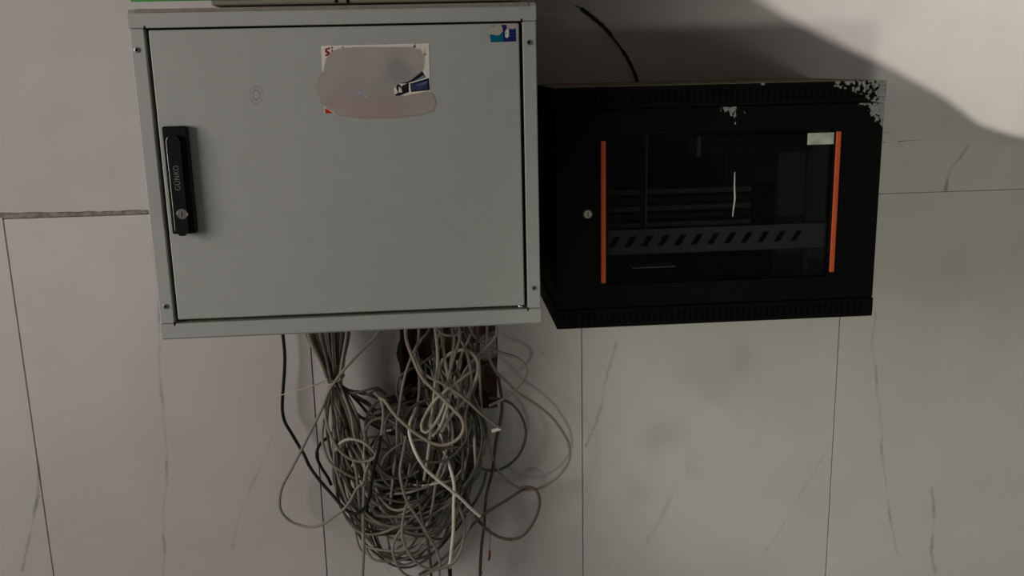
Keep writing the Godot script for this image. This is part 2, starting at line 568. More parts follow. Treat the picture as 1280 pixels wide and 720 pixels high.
# a cable through pixels at depths that go from za to zb; a start at the grey cabinet reaches up into it
func route(pts: Array, zs: Array, into := true) -> PackedVector3Array:
	var p := PackedVector3Array()
	var n := pts.size() / 2
	for i in n:
		var t := float(i) / maxf(1.0, n - 1.0) * (zs.size() - 1)
		var k := mini(int(t), zs.size() - 2)
		p.append(P(pts[i * 2], pts[i * 2 + 1], lerpf(zs[k], zs[k + 1], t - k)))
	if into and pts[1] < 422:
		p.insert(0, Vector3(p[0].x + (p[0].x - p[1].x) * 0.4, GY0 + 0.002, p[0].z))
	return p

func cable(pts: Array, zs: Array, r: float, m: Material, label: String, group := "", called := "network_cable") -> MeshInstance3D:
	var path := smooth(route(pts, zs))
	var rad := PackedFloat32Array()
	rad.resize(path.size())
	rad.fill(r)
	var at := path[0]
	var k := mk(at)
	k.tube(path, rad, 8)
	var o := put(called, k, m)
	o.position = at
	tag(o, label, "cable", group)
	return o

# ================================================================ the scene
func _ready() -> void:
	# camera
	var cam := Camera3D.new()
	cam.name = "camera"
	cam.fov = rad_to_deg(2.0 * atan(360.0 / FOCAL))
	cam.near = 0.05
	cam.far = 50.0
	add_child(cam)
	cam.transform = Transform3D(view, EYE)
	cam.current = true
	# sky and exposure
	var env := Environment.new()
	env.background_mode = Environment.BG_SKY
	var sky := Sky.new()
	var sm := ProceduralSkyMaterial.new()
	sm.sky_top_color = Color(0.62, 0.68, 0.74)
	sm.sky_horizon_color = Color(0.78, 0.79, 0.80)
	sm.ground_bottom_color = Color(0.25, 0.24, 0.22)
	sm.ground_horizon_color = Color(0.5, 0.5, 0.48)
	sky.sky_material = sm
	env.sky = sky
	env.tonemap_mode = Environment.TONE_MAPPER_LINEAR
	env.tonemap_exposure = 1.5
	env.sdfgi_enabled = true
	env.ssao_enabled = true
	env.ssil_enabled = true
	var we := WorldEnvironment.new()
	we.name = "world_environment"
	we.environment = env
	add_child(we)
	make_materials()
	# daylight through an unseen window and half raised shutter, and two unseen lamps
	daylight("unseen_light_left", Vector3(-2.58, 1.75, 1.9), Vector3(1, 0, 0), Vector2(1.5, 1.3), 3.5, Color(1.0, 0.975, 0.962))  # out of view, placed to light the left wall and the doors
	daylight("unseen_light_low", Vector3(2.97, 0.42, 2.4), Vector3(-1, 0, 0), Vector2(2.3, 0.72), 0.6, Color(0.98, 1.0, 0.97))  # out of view, placed to light the lower tiles
	unseen_spot_lamp(3.45)
	unseen_low_lamp(1.95)
	build_room()
	build_wall()
	build_grey_cabinet()
	build_black_cabinet()
	build_above()
	build_cables()

func daylight(called: String, at: Vector3, dir: Vector3, size: Vector2, energy: float, c: Color) -> void:  # an area light set in an opening out of view
	var l := AreaLight3D.new()
	l.name = called
	l.area_size = size
	l.light_energy = energy
	l.light_color = c
	l.shadow_enabled = true
	l.area_range = 12.0
	add_child(l)
	l.position = at
	l.basis = Basis.looking_at(dir, Vector3.UP)

const RX0 := -2.6
const RX1 := 3.0
const RZ := 4.2
const RY := 2.8

# a side wall with an opening; x is its inner face
func side_wall(called: String, x: float, out: float, z0: float, z1: float, y0: float, y1: float) -> void:
	var lo := minf(x, x + out)
	var hi := maxf(x, x + out)
	var k := mk()
	k.box(Vector3(lo, 0, -0.2), Vector3(hi, y0, RZ + 0.2))
	k.box(Vector3(lo, y1, -0.2), Vector3(hi, RY, RZ + 0.2))
	k.box(Vector3(lo, y0, -0.2), Vector3(hi, y1, z0))
	k.box(Vector3(lo, y0, z1), Vector3(hi, y1, RZ + 0.2))
	struct(called, k, M.room)

func window(called: String, x: float, z0: float, z1: float, y0: float, y1: float) -> void:
	var k := mk()
	var f := 0.05
	k.box(Vector3(x - 0.03, y0, z0), Vector3(x + 0.03, y0 + f, z1))
	k.box(Vector3(x - 0.03, y1 - f, z0), Vector3(x + 0.03, y1, z1))
	k.box(Vector3(x - 0.03, y0 + f, z0), Vector3(x + 0.03, y1 - f, z0 + f))
	k.box(Vector3(x - 0.03, y0 + f, z1 - f), Vector3(x + 0.03, y1 - f, z1))
	var w := struct(called, k, M.frame)
	struct("pane", mk().box(Vector3(x - 0.003, y0 + f, z0 + f), Vector3(x + 0.003, y1 - f, z1 - f)), M.pane, w)

func build_room() -> void:
	struct("floor", mk().box(Vector3(RX0 - 0.2, -0.2, -0.2), Vector3(RX1 + 0.2, 0, RZ + 0.2)), M.floor)
	struct("ceiling", mk().box(Vector3(RX0 - 0.2, RY, -0.2), Vector3(RX1 + 0.2, RY + 0.2, RZ + 0.2)), M.room)
	struct("wall_front", mk().box(Vector3(RX0 - 0.2, 0, RZ), Vector3(RX1 + 0.2, RY, RZ + 0.2)), M.room)
	side_wall("wall_left", RX0, -0.2, 1.1, 2.7, 1.05, 2.45)
	window("window_1", RX0 - 0.1, 1.1, 2.7, 1.05, 2.45)  # out of view, where the light from the left comes in
	side_wall("wall_right", RX1, 0.2, 1.2, 3.6, 0.01, 2.2)
	# an unseen roller shutter in the side wall, raised to let low light in
	var sh := mk()
	for i in 18:
		sh.box(Vector3(RX1 + 0.06, 0.82 + i * 0.077, 1.2), Vector3(RX1 + 0.08, 0.895 + i * 0.077, 3.6), 0.006)
	struct("door_1", sh, M.frame)
	# an unseen sloping ledge, its edge shaped to shade the wall below a diagonal
	var edge := [[420, -305], [600, -190], [780, -88], [942, 2], [1016, 48], [1093, 86], [1131, 103], [1198, 140], [1240, 172], [1280, 184], [1340, 196], [1460, 216]]
	var m := mk()
	var rows := []
	for i in edge.size():
		var w := P(edge[i][0], edge[i][1])
		var z := lerpf(1.2, 0.8, clampf((edge[i][0] - 900.0) / 380.0, 0.0, 1.0))
		var p := LAMP.lerp(w, (LAMP.z - z) / LAMP.z)
		var q := LAMP.lerp(Vector3(w.x, -0.6, 0), (LAMP.z - 1.6) / LAMP.z)
		rows.append([p, q, q + Vector3(0, 0.05, 0), p + Vector3(0, 0.05, 0.06)])
	for i in rows.size() - 1:
		for j in 4:
			var a: Vector3 = rows[i][j]
			var b: Vector3 = rows[i + 1][j]
			var c: Vector3 = rows[i + 1][(j + 1) % 4]
			var d: Vector3 = rows[i][(j + 1) % 4]
			var n := (b - a).cross(d - a).normalized()
			m.quad(a, b, c, d, n)
	for i in [0, rows.size() - 1]:
		m.quad(rows[i][0], rows[i][1], rows[i][2], rows[i][3], Vector3(-1 if i == 0 else 1, 0, 0))
	struct("unseen_trim_1", m, M.room)

const LAMP := Vector3(2.0, 2.68, 2.4)

# an unseen work light low in the room, placed to light the right-hand tiles
func unseen_low_lamp(energy: float) -> void:
	var l := SpotLight3D.new()
	l.name = "unseen_work_light"
	l.light_energy = energy
	l.light_color = Color(0.985, 1.0, 0.945)
	l.light_size = 0.16
	l.spot_range = 9.0
	l.spot_attenuation = 2.0
	l.spot_angle = 16.0
	l.spot_angle_attenuation = 0.6
	l.shadow_enabled = true
	add_child(l)
	l.position = Vector3(-0.5, 0.45, 3.6)
	l.look_at(Vector3(1.22, 0.98, 0.0), Vector3.UP)
	var lamp := thing("unseen_work_lamp", Vector3(l.position.x, 0.0, l.position.z))
	tag(lamp, "unseen round work lamp standing low behind the viewer, lighting the tiles by the black cabinet", "lamp")
	var glow := mat(Color(0.98, 1.0, 0.95), 0.6, 0.2)
	glow.emission_enabled = true
	glow.emission = Color(0.98, 1.0, 0.95)
	glow.emission_energy_multiplier = 0.4
	var ball := []
	for i in 13:
		var a := -PI / 2.0 + PI * i / 12.0
		ball.append(Vector2(maxf(cos(a), 0.0) * 0.17, sin(a) * 0.17))
	put("bulb", mk(lamp.position).lathe(l.position, ball, 24), glow, lamp)
	put("stand", mk(lamp.position).tube(PackedVector3Array([Vector3(l.position.x, 0.0, l.position.z), Vector3(l.position.x, 0.02, l.position.z), Vector3(l.position.x, 0.03, l.position.z), l.position - Vector3(0, 0.17, 0)]), PackedFloat32Array([0.14, 0.14, 0.015, 0.015]), 16), M.frame, lamp)

# an unseen ceiling spotlight, placed to light the upper right wall
func unseen_spot_lamp(energy: float) -> void:
	var l := SpotLight3D.new()
	l.name = "unseen_spot_light"
	l.light_energy = energy
	l.light_color = Color(1.0, 0.975, 0.945)
	l.light_size = 0.014
	l.spot_range = 9.0
	l.spot_attenuation = 2.0
	l.spot_angle = 24.0
	l.spot_angle_attenuation = 0.5
	l.shadow_enabled = true
	add_child(l)
	l.position = LAMP
	l.look_at(Vector3(1.35, 1.72, 0.0), Vector3.UP)
	var lamp := thing("unseen_ceiling_spotlight", Vector3(LAMP.x, RY, LAMP.z))
	tag(lamp, "small unseen ceiling spotlight overhead, washing the upper wall with light", "lamp")
	var glow := mat(Color(1.0, 0.97, 0.93), 0.6, 0.2)
	glow.emission_enabled = true
	glow.emission = Color(1.0, 0.97, 0.93)
	glow.emission_energy_multiplier = 1.0
	var ball := []
	for i in 9:
		var a := -PI / 2.0 + PI * i / 8.0
		ball.append(Vector2(maxf(cos(a), 0.0) * 0.02, sin(a) * 0.02))
	put("bulb", mk(lamp.position).lathe(LAMP, ball, 16), glow, lamp)
	put("stem", mk(lamp.position).tube(PackedVector3Array([LAMP + Vector3(0, 0.022, 0), Vector3(LAMP.x, RY, LAMP.z)]), PackedFloat32Array([0.008, 0.012]), 12), M.frame, lamp)

func build_wall() -> void:
	var jx := [P(36, 500).x, P(399, 580).x, P(728, 570).x, P(1041, 560).x]
	var tops := [P(-20, 273).y, P(100, 271).y, P(500, 258).y, P(800, 250).y, P(1190, 239.5).y]
	# the hole chased through tile and mortar under the grey cabinet
	var h0 := P(503, 450, -0.012).x
	var h1 := P(622, 460, -0.012).x
	var hy := P(610, 511, -0.012).y
	var k := mk()
	k.box(Vector3(RX0, 0, -0.2), Vector3(h0, RY, -0.012))
	k.box(Vector3(h1, 0, -0.2), Vector3(RX1, RY, -0.012))
	k.box(Vector3(h0, 0, -0.2), Vector3(h1, hy, -0.012))
	k.box(Vector3(h0, 1.24, -0.2), Vector3(h1, RY, -0.012))
	var wall := struct("wall_back", k, M.grout)
	var mas := mk()
	mas.box(Vector3(h0 - 0.01, hy - 0.01, -0.2), Vector3(h1 + 0.01, 1.25, -0.07))
	struct("masonry", mas, M.masonry, wall)
	var lump := PackedVector2Array()
	for q in [[588, 428], [598, 430], [606, 424], [622, 418], [622, 452], [612, 462], [604, 450], [596, 446], [590, 438]]:
		var w := P(q[0], q[1], -0.03)
		lump.append(Vector2(w.x, w.y))
	struct("mortar_lump", mk().prism(lump, -0.075, -0.03), M.mortar, wall)
	var br := PackedVector2Array()
	for q in [[588, 462], [602, 456], [622.5, 448], [622.5, 507], [608, 509], [594, 509]]:
		var w := P(q[0], q[1], -0.016)
		br.append(Vector2(minf(w.x, h1 - 0.0005), w.y))
	struct("brick", mk().prism(br, -0.075, -0.016), M.brick, wall)
	var gap := 0.0011
	var xs := [RX0, jx[0] - 0.6, jx[0], jx[1], jx[2], jx[3], jx[3] + 0.6, jx[3] + 1.2, RX1]
	for i in xs.size() - 1:
		var t: float = tops[clampi(i - 1, 0, 4)]
		var m := mk().frame(WX0, WY1, WX1 - WX0, WY1 - WY0)
		var x0: float = xs[i] + gap
		var x1: float = xs[i + 1] - gap
		if i == 3:
			# this tile is broken away around the hole
			var e := PackedVector2Array([Vector2(x0, 0.0), Vector2(x1, 0.0), Vector2(x1, t), Vector2(h1, t)])
			for q in [[622, 420], [622.6, 440], [621.4, 470], [622, 495], [622, 509.5], [608, 510.5], [590, 512], [560, 512], [530, 510], [508, 508], [504, 488], [501, 470], [499, 456], [495, 444], [497, 432], [500, 424]]:
				var w := P(q[0], q[1])
				e.append(Vector2(w.x, w.y))
			e.append(Vector2(P(500, 418).x, t))
			e.append(Vector2(x0, t))
			m.prism(e, -0.011, 0.0)
		else:
			m.box(Vector3(x0, 0.0, -0.011), Vector3(x1, t, 0.0), 0.0008)
		put("tile", m, M.tile, wall)
	# the row above, only beyond the black cabinet, cut along a wavy line
	var e2 := PackedVector2Array([Vector2(jx[3] + gap, tops[4] + 0.0009), Vector2(jx[3] + 0.6 - gap, tops[4] + 0.0009)])
	for q in [[1400, 205], [1340, 195], [1280, 184], [1240, 178], [1200, 175.5], [1160, 174.5], [1110, 178], [1062, 180]]:
		var w := P(q[0], q[1])
		e2.append(Vector2(minf(maxf(w.x, jx[3] + gap), jx[3] + 0.6 - gap), w.y))
	put("tile", mk().frame(WX0, WY1, WX1 - WX0, WY1 - WY0).prism(e2, -0.011, 0.0), M.tile, wall)
	var e3 := PackedVector2Array([Vector2(jx[3] + 0.6 + gap, tops[4] + 0.0009), Vector2(RX1, tops[4] + 0.0009), Vector2(RX1, tops[4] + 0.02), Vector2(jx[3] + 0.6 + gap, P(1400, 205).y)])
	put("tile", mk().frame(WX0, WY1, WX1 - WX0, WY1 - WY0).prism(e3, -0.011, 0.0), M.tile, wall)
	# painted plaster above the tiles, its lower edge a little ragged over a dirty joint
	var rng := RandomNumberGenerator.new()
	rng.seed = 4
	var pl := PackedVector2Array()
	var x := RX0
	while x < jx[3] - 0.03:
		var line := lerpf(P(0, 266).y, P(183, 262.5).y, inverse_lerp(P(0, 266).x, P(183, 262).x, x))
		pl.append(Vector2(x, line + rng.randf_range(-0.0012, 0.0012)))
		x += 0.02
	pl.append(Vector2(jx[3] - 0.004, tops[4] + 0.003))
	for q in [[1062, 181], [1085, 180], [1110, 177], [1135, 176], [1160, 174.6], [1200, 175.8], [1240, 178.2], [1280, 184.3], [1340, 195.2], [1400, 205.2]]:
		var w := P(q[0], q[1])
		pl.append(Vector2(w.x, w.y + 0.0005))
	pl.append(Vector2(RX1, tops[4] + 0.022))
	pl.append(Vector2(RX1, RY))
	pl.append(Vector2(RX0, RY))
	struct("plaster_coat", mk().prism(pl, -0.011, 0.0015), M.plaster, wall)
	struct("dirty_joint", mk().box(Vector3(RX0, tops[0] - 0.002, -0.0118), Vector3(P(400, 262).x, P(0, 266).y + 0.002, -0.0025)), M.dirt, wall)
	# a smear of plaster left on the tile beside the black cabinet
	var sm := PackedVector2Array()
	for q in [[1098, 168], [1108, 165], [1118, 172], [1126, 180], [1132, 188], [1120, 183], [1108, 178], [1097, 176]]:
		var w := P(q[0], q[1], 0.002)
		sm.append(Vector2(w.x, w.y))
	struct("plaster_smear", mk().prism(sm, 0.0, 0.0035), M.plaster, wall)

# ---------------------------------------------------------------- the grey cabinet
const GX0 := -0.4667
const GX1 := 0.1734
const GY0 := 1.1156
const GY1 := 1.6510
const GZ := 0.455

func build_grey_cabinet() -> void:
	var at := Vector3((GX0 + GX1) * 0.5, GY0, 0.0)
	var t := thing("metal_cabinet", at)
	tag(t, "pale grey steel wall cabinet with black swing handle and peeling stickers on its closed door", "cabinet")
	var f := GZ
	var yt := (P(186, 35.5, f).y + P(650, 27.5, f).y) * 0.5
	var yb := (P(222, 405, f).y + P(655, 384.5, f).y) * 0.5
	var xl := (P(181.5, 36, f).x + P(216.5, 400, f).x) * 0.5
	var xr := (P(652.5, 30, f).x + P(659.5, 382, f).x) * 0.5
	# shell behind the face
	put("body", mk(at).box(Vector3(GX0 + 0.001, GY0 + 0.001, 0.003), Vector3(GX1 - 0.001, GY1 - 0.001, f - 0.034), 0.002), M.grey, t)
	put("gasket", mk(at).box(Vector3(xl - 0.004, yb - 0.004, f - 0.036), Vector3(xr + 0.004, yt + 0.004, f - 0.028)), M.gasket, t)  # black backing behind the door gap, there to keep it dark
	# top and bottom rails fold back over the box; the stiles stand between
	put("rail", mk(at).bar([Vector2(f - 0.035, yt + 0.0012), Vector2(f - 0.0008, yt + 0.0012), Vector2(f, yt + 0.002), Vector2(f, GY1 - 0.009), Vector2(f - 0.0009, GY1 - 0.0062), Vector2(f - 0.009, GY1), Vector2(f - 0.035, GY1)], GX0, GX1), M.grey, t)
	put("rail", mk(at).bar([Vector2(f - 0.035, GY0), Vector2(f - 0.003, GY0), Vector2(f, GY0 + 0.003), Vector2(f, yb - 0.002), Vector2(f - 0.0008, yb - 0.0012), Vector2(f - 0.035, yb - 0.0012)], GX0, GX1), M.grey, t)
	put("stile", mk(at).box(Vector3(GX0, yb - 0.0004, f - 0.034), Vector3(xl - 0.0005, yt + 0.0004, f - 0.0004), 0.0012), M.grey, t)
	put("stile", mk(at).box(Vector3(xr + 0.0005, yb - 0.0004, f - 0.034), Vector3(GX1, yt + 0.0004, f - 0.0004), 0.0012), M.grey, t)
	var df := mk(at)
	var dn := Vector3(0, 1, 1).normalized()
	for lift in [0.0001, 0.0006]:
		df.quad(Vector3(GX0 + 0.01, GY1 - 0.0062 + lift, f - 0.0009 + lift), Vector3(GX1 - 0.012, GY1 - 0.0062 + lift, f - 0.0009 + lift), Vector3(GX1 - 0.012, GY1 + lift, f - 0.009 + lift), Vector3(GX0 + 0.01, GY1 + lift, f - 0.009 + lift), dn)
	put("dust_film", df, M.film, t)
	# corner notches between rail and stile
	for q in [[xl + 0.001, yt + 0.0016], [xr - 0.001, yt + 0.0016], [xl - 0.0005, yb - 0.0016], [xr + 0.0005, yb - 0.0016]]:
		put("notch", mk(at).box(Vector3(q[0] - 0.0013, q[1] - 0.003, f - 0.001), Vector3(q[0] + 0.0013, q[1] + 0.003, f + 0.0002)), M.gasket, t)
	# door
	var dl := (P(186.5, 37, f).x + P(222, 402, f).x) * 0.5
	var dr := (P(649.5, 29, f).x + P(655, 381, f).x) * 0.5
	var dt := yt - 0.0022
	var db := (P(222, 401, f).y + P(655, 380.5, f).y) * 0.5
	var door := put("door", mk(at).box(Vector3(dl, db, f - 0.022), Vector3(dr, dt, f + 0.0006), 0.0016), M.grey, t)
	var zf := f + 0.0006
	# hinge pin showing in the lower gap
	put("hinge_pin", mk(at).lathe(P(650, 382.6, f - 0.006), [Vector2(0.003, 0.0), Vector2(0.0032, 0.004), Vector2(0.0, 0.006)], 12), M.chrome, door)
	# recessed screws in the stiles
	for q in [[171, 62.5], [661, 53], [207, 383], [667, 360]]:
		var c := P(q[0], q[1], f)
		put("screw", mk(at).lathe(c, [Vector2(0.0043, -0.0005), Vector2(0.0043, 0.0012), Vector2(0.0026, 0.0016), Vector2(0.0024, 0.0006), Vector2(0.0, 0.0006)], 16), M.screw, t)
		put("screw_socket", mk(at).lathe(c + Vector3(0.0006, 0.0, 0), [Vector2(0.0023, 0.0006), Vector2(0.0021, 0.0012), Vector2(0.0, 0.0012)], 12), M.hole, t)
	# swing handle
	var h0 := P(205, 158, zf)
	var h1 := P(235.5, 157, zf)
	var h2 := P(248, 290, zf)
	var hx0 := (h0.x + P(217.5, 291, zf).x) * 0.5
	var hx1 := (h1.x + h2.x) * 0.5
	var hy1 := (h0.y + h1.y) * 0.5
	var hy0 := (h2.y + P(217.5, 291.5, zf).y) * 0.5
	var hn := put("handle", mk(at).box(Vector3(hx0, hy0, zf - 0.001), Vector3(hx1, hy1, zf + 0.013), 0.002), M.plastic, door)
	# the lever: a long bar with a round head that lies in the dish
	var cx := lerpf(hx0, hx1, 0.46)
	var lw := 0.0105
	var pl := PackedVector2Array()
	var top := hy1 - 0.024
	for i in 13:
		var a := PI * i / 12.0
		pl.append(Vector2(cx + cos(a) * lw, top + sin(a) * lw))
	pl.append(Vector2(cx - lw, hy0 + 0.006))
	pl.append(Vector2(cx - lw * 0.4, hy0 - 0.002))
	pl.append(Vector2(cx + lw * 0.4, hy0 - 0.002))
	pl.append(Vector2(cx + lw, hy0 + 0.006))
	put("lever", mk(at).prism(pl, zf + 0.012, zf + 0.021), M.gloss, door)
	# the lever's highlight, put in as a bright line down one edge
	var rim := PackedVector3Array()
	for i in range(9, 13):
		var a := PI * i / 12.0
		rim.append(Vector3(cx + cos(a) * lw, top + sin(a) * lw, zf + 0.021))
	rim.append(Vector3(cx - lw, (top + hy0) * 0.5, zf + 0.0205))
	rim.append(Vector3(cx - lw, hy0 + 0.007, zf + 0.020))
	var rr := PackedFloat32Array()
	rr.resize(rim.size())
	rr.fill(0.0009)
	put("lever_highlight", mk(at).tube(rim, rr, 8), M.screw, door)
	# lock cylinder
	var lc := P(228, 267.5, zf + 0.02)
	lc.z = zf + 0.019
	put("lock", mk(at).lathe(lc, [Vector2(0.0088, 0.0), Vector2(0.0088, 0.0028), Vector2(0.0078, 0.0038), Vector2(0.0, 0.0038)], 28), M.chrome, door)
	put("key_slot", mk(at).box(lc + Vector3(-0.0008, -0.0035, 0.003), lc + Vector3(0.0008, 0.0035, 0.0041)), M.hole, door)
	# raised lettering that reads upwards along the lever
	var tm := TextMesh.new()
	var fnt := SystemFont.new()
	fnt.font_names = PackedStringArray(["Droid Sans"])
	tm.font = fnt
	tm.text = "GÜNKO"
	tm.font_size = 64
	tm.pixel_size = 0.000185
	tm.depth = 0.0006
	var w := MeshInstance3D.new()
	w.name = "lettering"
	w.mesh = tm
	w.material_override = M.letter
	t.get_node("door").add_child(w, true)
	w.position = Vector3(cx + 0.0006, P(224, 222.5, zf + 0.021).y, zf + 0.0213) - at
	w.rotation.z = PI / 2.0
	# stickers
	decal("advert_sticker", 390, 50, 550, 154, zf + 0.0004, advert_image(), at, door, "white printed sticker with a blurred patch over its picture")
	decal("torn_sticker", 610, 28, 647, 55, zf + 0.0004, torn_image(), at, door, "small torn blue and teal sticker")
	decal("ink_stamp", 309, 104, 331, 133, zf + 0.0003, stamp_image(), at, door, "faint round reddish ink stamp")

# a flat print laid on a plane, square with the pixels of its image
func decal(called: String, x0: float, y0: float, x1: float, y1: float, z: float, img: Texture2D, at: Vector3, parent: Node3D, label: String) -> void:
	var q := [P(x0, y0, z), P(x1, y0, z), P(x1, y1, z), P(x0, y1, z)]
	var m := mk(at)
	var n := Vector3(0, 0, 1)
	var uvs := [Vector2(0, 0), Vector2(1, 0), Vector2(1, 1), Vector2(0, 1)]
	for k in [[0, 1, 2], [0, 2, 3]]:
		for i in k:
			m.v.append(q[i] - at)
			m.n.append(n)
			m.uv.append(uvs[i])
	var o := put(called, m, print_mat(img), parent)
	o.set_meta("label", label)

# ---------------------------------------------------------------- the black cabinet
const BX0 := 0.2136
const BX1 := 0.8129
const BY0 := 1.0771
const BY1 := 1.5123
const BZ := 0.358

func build_black_cabinet() -> void:
	var at := Vector3((BX0 + BX1) * 0.5, BY0, 0.0)
	var t := thing("network_cabinet", at)
	tag(t, "black wall network cabinet with chipped paint and glass door between two orange strips", "cabinet")
	var f := BZ
	var yt := (P(693, 138.5, f).y + P(1107, 127, f).y) * 0.5
	var yb := (P(697, 388, f).y + P(1089, 371.5, f).y) * 0.5
	var bw := BX1 - BX0
	# shell: back, two sides, so that the inside is hollow
	put("back_panel", mk(at).box(Vector3(BX0 + 0.004, yb, 0.003), Vector3(BX1 - 0.004, yt, 0.006)), M.inner, t)
	for s in [0, 1]:
		var xa: float = BX0 + 0.004 if s == 0 else BX1 - 0.007
		put("side_panel", mk(at).box(Vector3(xa, yb + 0.001, 0.003), Vector3(xa + 0.003, yt - 0.001, f - 0.022), 0.0005), M.black, t)
		var xb: float = BX0 + 0.001 if s == 0 else BX1 - 0.004
		put("side_inset", mk(at).box(Vector3(xb, yb + 0.02, 0.03), Vector3(xb + 0.003, yt - 0.02, f - 0.05), 0.0008), M.black, t)
	# top and bottom covers, each with a row of vent slots in its front
	var worn_top := mat(Color.WHITE, 0.6, 0.14)
	worn_top.albedo_texture = worn_image(900, 60, base(0.0045, 0.0045, 0.0045), [[899, 30, 30, 120, 2.0], [900, 4, 70, 24, 0.8], [850, 14, 50, 30, 0.55], [800, 6, 60, 16, 0.5], [880, 30, 50, 34, 0.5], [766, 2, 26, 10, 0.6], [560, 1, 8, 5, 0.6]], 15)
	worn_top.texture_repeat = false
	for part in 2:
		var y0: float = yt + 0.0008 if part == 0 else BY0
		var y1: float = BY1 if part == 0 else yb - 0.0008
		var mt: Material = worn_top if part == 0 else M.black
		var m := mk(at).frame(BX0, y1, bw, y1 - y0)
		m.box(Vector3(BX0, y0, 0.003), Vector3(BX1, y1, f - 0.004), 0.0006)
		var s0 := lerpf(y0, y1, 0.24)
		var s1 := lerpf(y0, y1, 0.76)
		m.box(Vector3(BX0, y0, f - 0.004), Vector3(BX1, s0, f), 0.0006)
		m.box(Vector3(BX0, s1, f - 0.004), Vector3(BX1, y1, f), 0.0006)
		var x := BX0 + 0.012
		m.box(Vector3(BX0, s0, f - 0.004), Vector3(x, s1, f))
		while x < BX1 - 0.018:
			m.box(Vector3(x + 0.004, s0, f - 0.004), Vector3(minf(x + 0.0112, BX1), s1, f))
			x += 0.0112
		m.box(Vector3(x, s0, f - 0.004), Vector3(BX1, s1, f))
		put("top_cover" if part == 0 else "bottom_cover", m, mt, t)
	put("dust_layer", mk(at).box(Vector3(BX0 + 0.0015, BY1 - 0.0002, 0.01), Vector3(BX1 - 0.03, BY1 + 0.0012, f - 0.0008), 0.0008), M.dust, t)
	# door: frame with a window
	var worn := mat(Color.WHITE, 0.6, 0.14)
	worn.albedo_texture = worn_image(900, 560, base(0.0045, 0.0045, 0.0045), [[898, 8, 26, 62, 1.5], [876, 16, 26, 24, 1.1], [886, 36, 20, 20, 0.7], [858, 2, 40, 6, 0.55], [476, 8, 14, 18, 1.1], [462, 6, 18, 12, 0.75], [486, 14, 5, 20, 1.1], [487, 46, 2.5, 5, 1.3], [512, 8, 3, 12, 0.5]], 23)
	worn.texture_repeat = false
	var d0 := BX0 + 0.001
	var d1 := BX1 - 0.001
	var dy0 := yb + 0.0006
	var dy1 := yt - 0.0012
	var z0 := f - 0.02
	var gx0 := (P(757, 180, f).x + P(759, 350, f).x) * 0.5
	var gx1 := (P(1043, 165, f).x + P(1036, 340, f).x) * 0.5
	var gy1 := (P(757, 171, f).y + P(1043, 160, f).y) * 0.5
	var gy0 := (P(758, 358, f).y + P(1036, 344, f).y) * 0.5
	var m := mk(at).frame(d0, dy1, d1 - d0, dy1 - dy0)
	m.box(Vector3(d0, dy0, z0), Vector3(gx0, dy1, f - 0.001), 0.001)
	m.box(Vector3(gx1, dy0, z0), Vector3(d1, dy1, f - 0.001), 0.001)
	m.box(Vector3(gx0 - 0.002, gy1, z0), Vector3(gx1 + 0.002, dy1, f - 0.001), 0.001)
	m.box(Vector3(gx0 - 0.002, dy0, z0), Vector3(gx1 + 0.002, gy0, f - 0.001), 0.001)
	var door := put("door", m, worn, t)
	put("glass_pane", mk(at).box(Vector3(gx0 - 0.004, gy0 - 0.004, f - 0.009), Vector3(gx1 + 0.004, gy1 + 0.004, f - 0.005)), M.glass, door)
	# orange strips, each a bar standing on the frame
	for q in [[754.5, 176, 754, 354], [1048.5, 164, 1039.5, 340]]:
		var a := P(q[0], q[1], f)
		var b := P(q[2], q[3], f)
		var c := (a.x + b.x) * 0.5
		put("orange_strip", mk(at).box(Vector3(c - 0.0044, b.y, f - 0.002), Vector3(c + 0.0044, a.y, f + 0.0024), 0.0012), M.orange, door)
	# lock
	var lc := P(734.5, 267.5, f)
	put("lock", mk(at).lathe(lc, [Vector2(0.0105, -0.001), Vector2(0.0105, 0.001), Vector2(0.0098, 0.0018), Vector2(0.0085, 0.0018), Vector2(0.0082, 0.001), Vector2(0.0, 0.001)], 28), M.gloss, door)
	put("lock_cylinder", mk(at).lathe(lc + Vector3(0, 0, 0.0005), [Vector2(0.0078, 0.0), Vector2(0.0078, 0.0022), Vector2(0.0068, 0.003), Vector2(0.0, 0.003)], 24), M.chrome, door)
	put("key_slot", mk(at).box(lc + Vector3(-0.0008, -0.0045, 0.003), lc + Vector3(0.0008, 0.0045, 0.0037)), M.hole, door)
	# silver label at the upper corner of the glass
	var la := P(1010, 166.5, f - 0.004)
	var lb := P(1046.5, 180, f - 0.004)
	var lbl := put("paper_label", mk(at).box(Vector3(la.x, lb.y, f - 0.0052), Vector3(gx1 + 0.001, la.y, f - 0.0044)), M.silver, door)
	lbl.set_meta("label", "blank silver label")
	# a pale stroke on the glass
	var sp := smooth(PackedVector3Array([P(918.5, 215, f - 0.0045), P(918.2, 235, f - 0.0045), P(918.6, 248, f - 0.0045), P(916.8, 262, f - 0.0045), P(915.8, 271, f - 0.0045)]), 0.004)
	var sr := PackedFloat32Array()
	for i in sp.size():
		sr.append(0.0019 * (0.45 + 0.55 * sin(PI * clampf((i + 1.0) / (sp.size() + 1.0), 0, 1))))
	put("pale_stroke", mk(at).tube(sp, sr, 6), M.pale_grey, door)
	# inside: rack posts, patch panel, slotted cable manager, shelf lip
	var zi := BZ - 0.08
	put("rack_post", mk(at).box(Vector3(P(800, 250, zi).x, yb, zi - 0.03), Vector3(P(808, 250, zi).x, yt, zi)), M.inner, t)
	put("rack_post", mk(at).box(Vector3(P(1014, 250, zi).x, yb, zi - 0.03), Vector3(P(1034, 250, zi).x, yt, zi)), M.panel_dark, t)
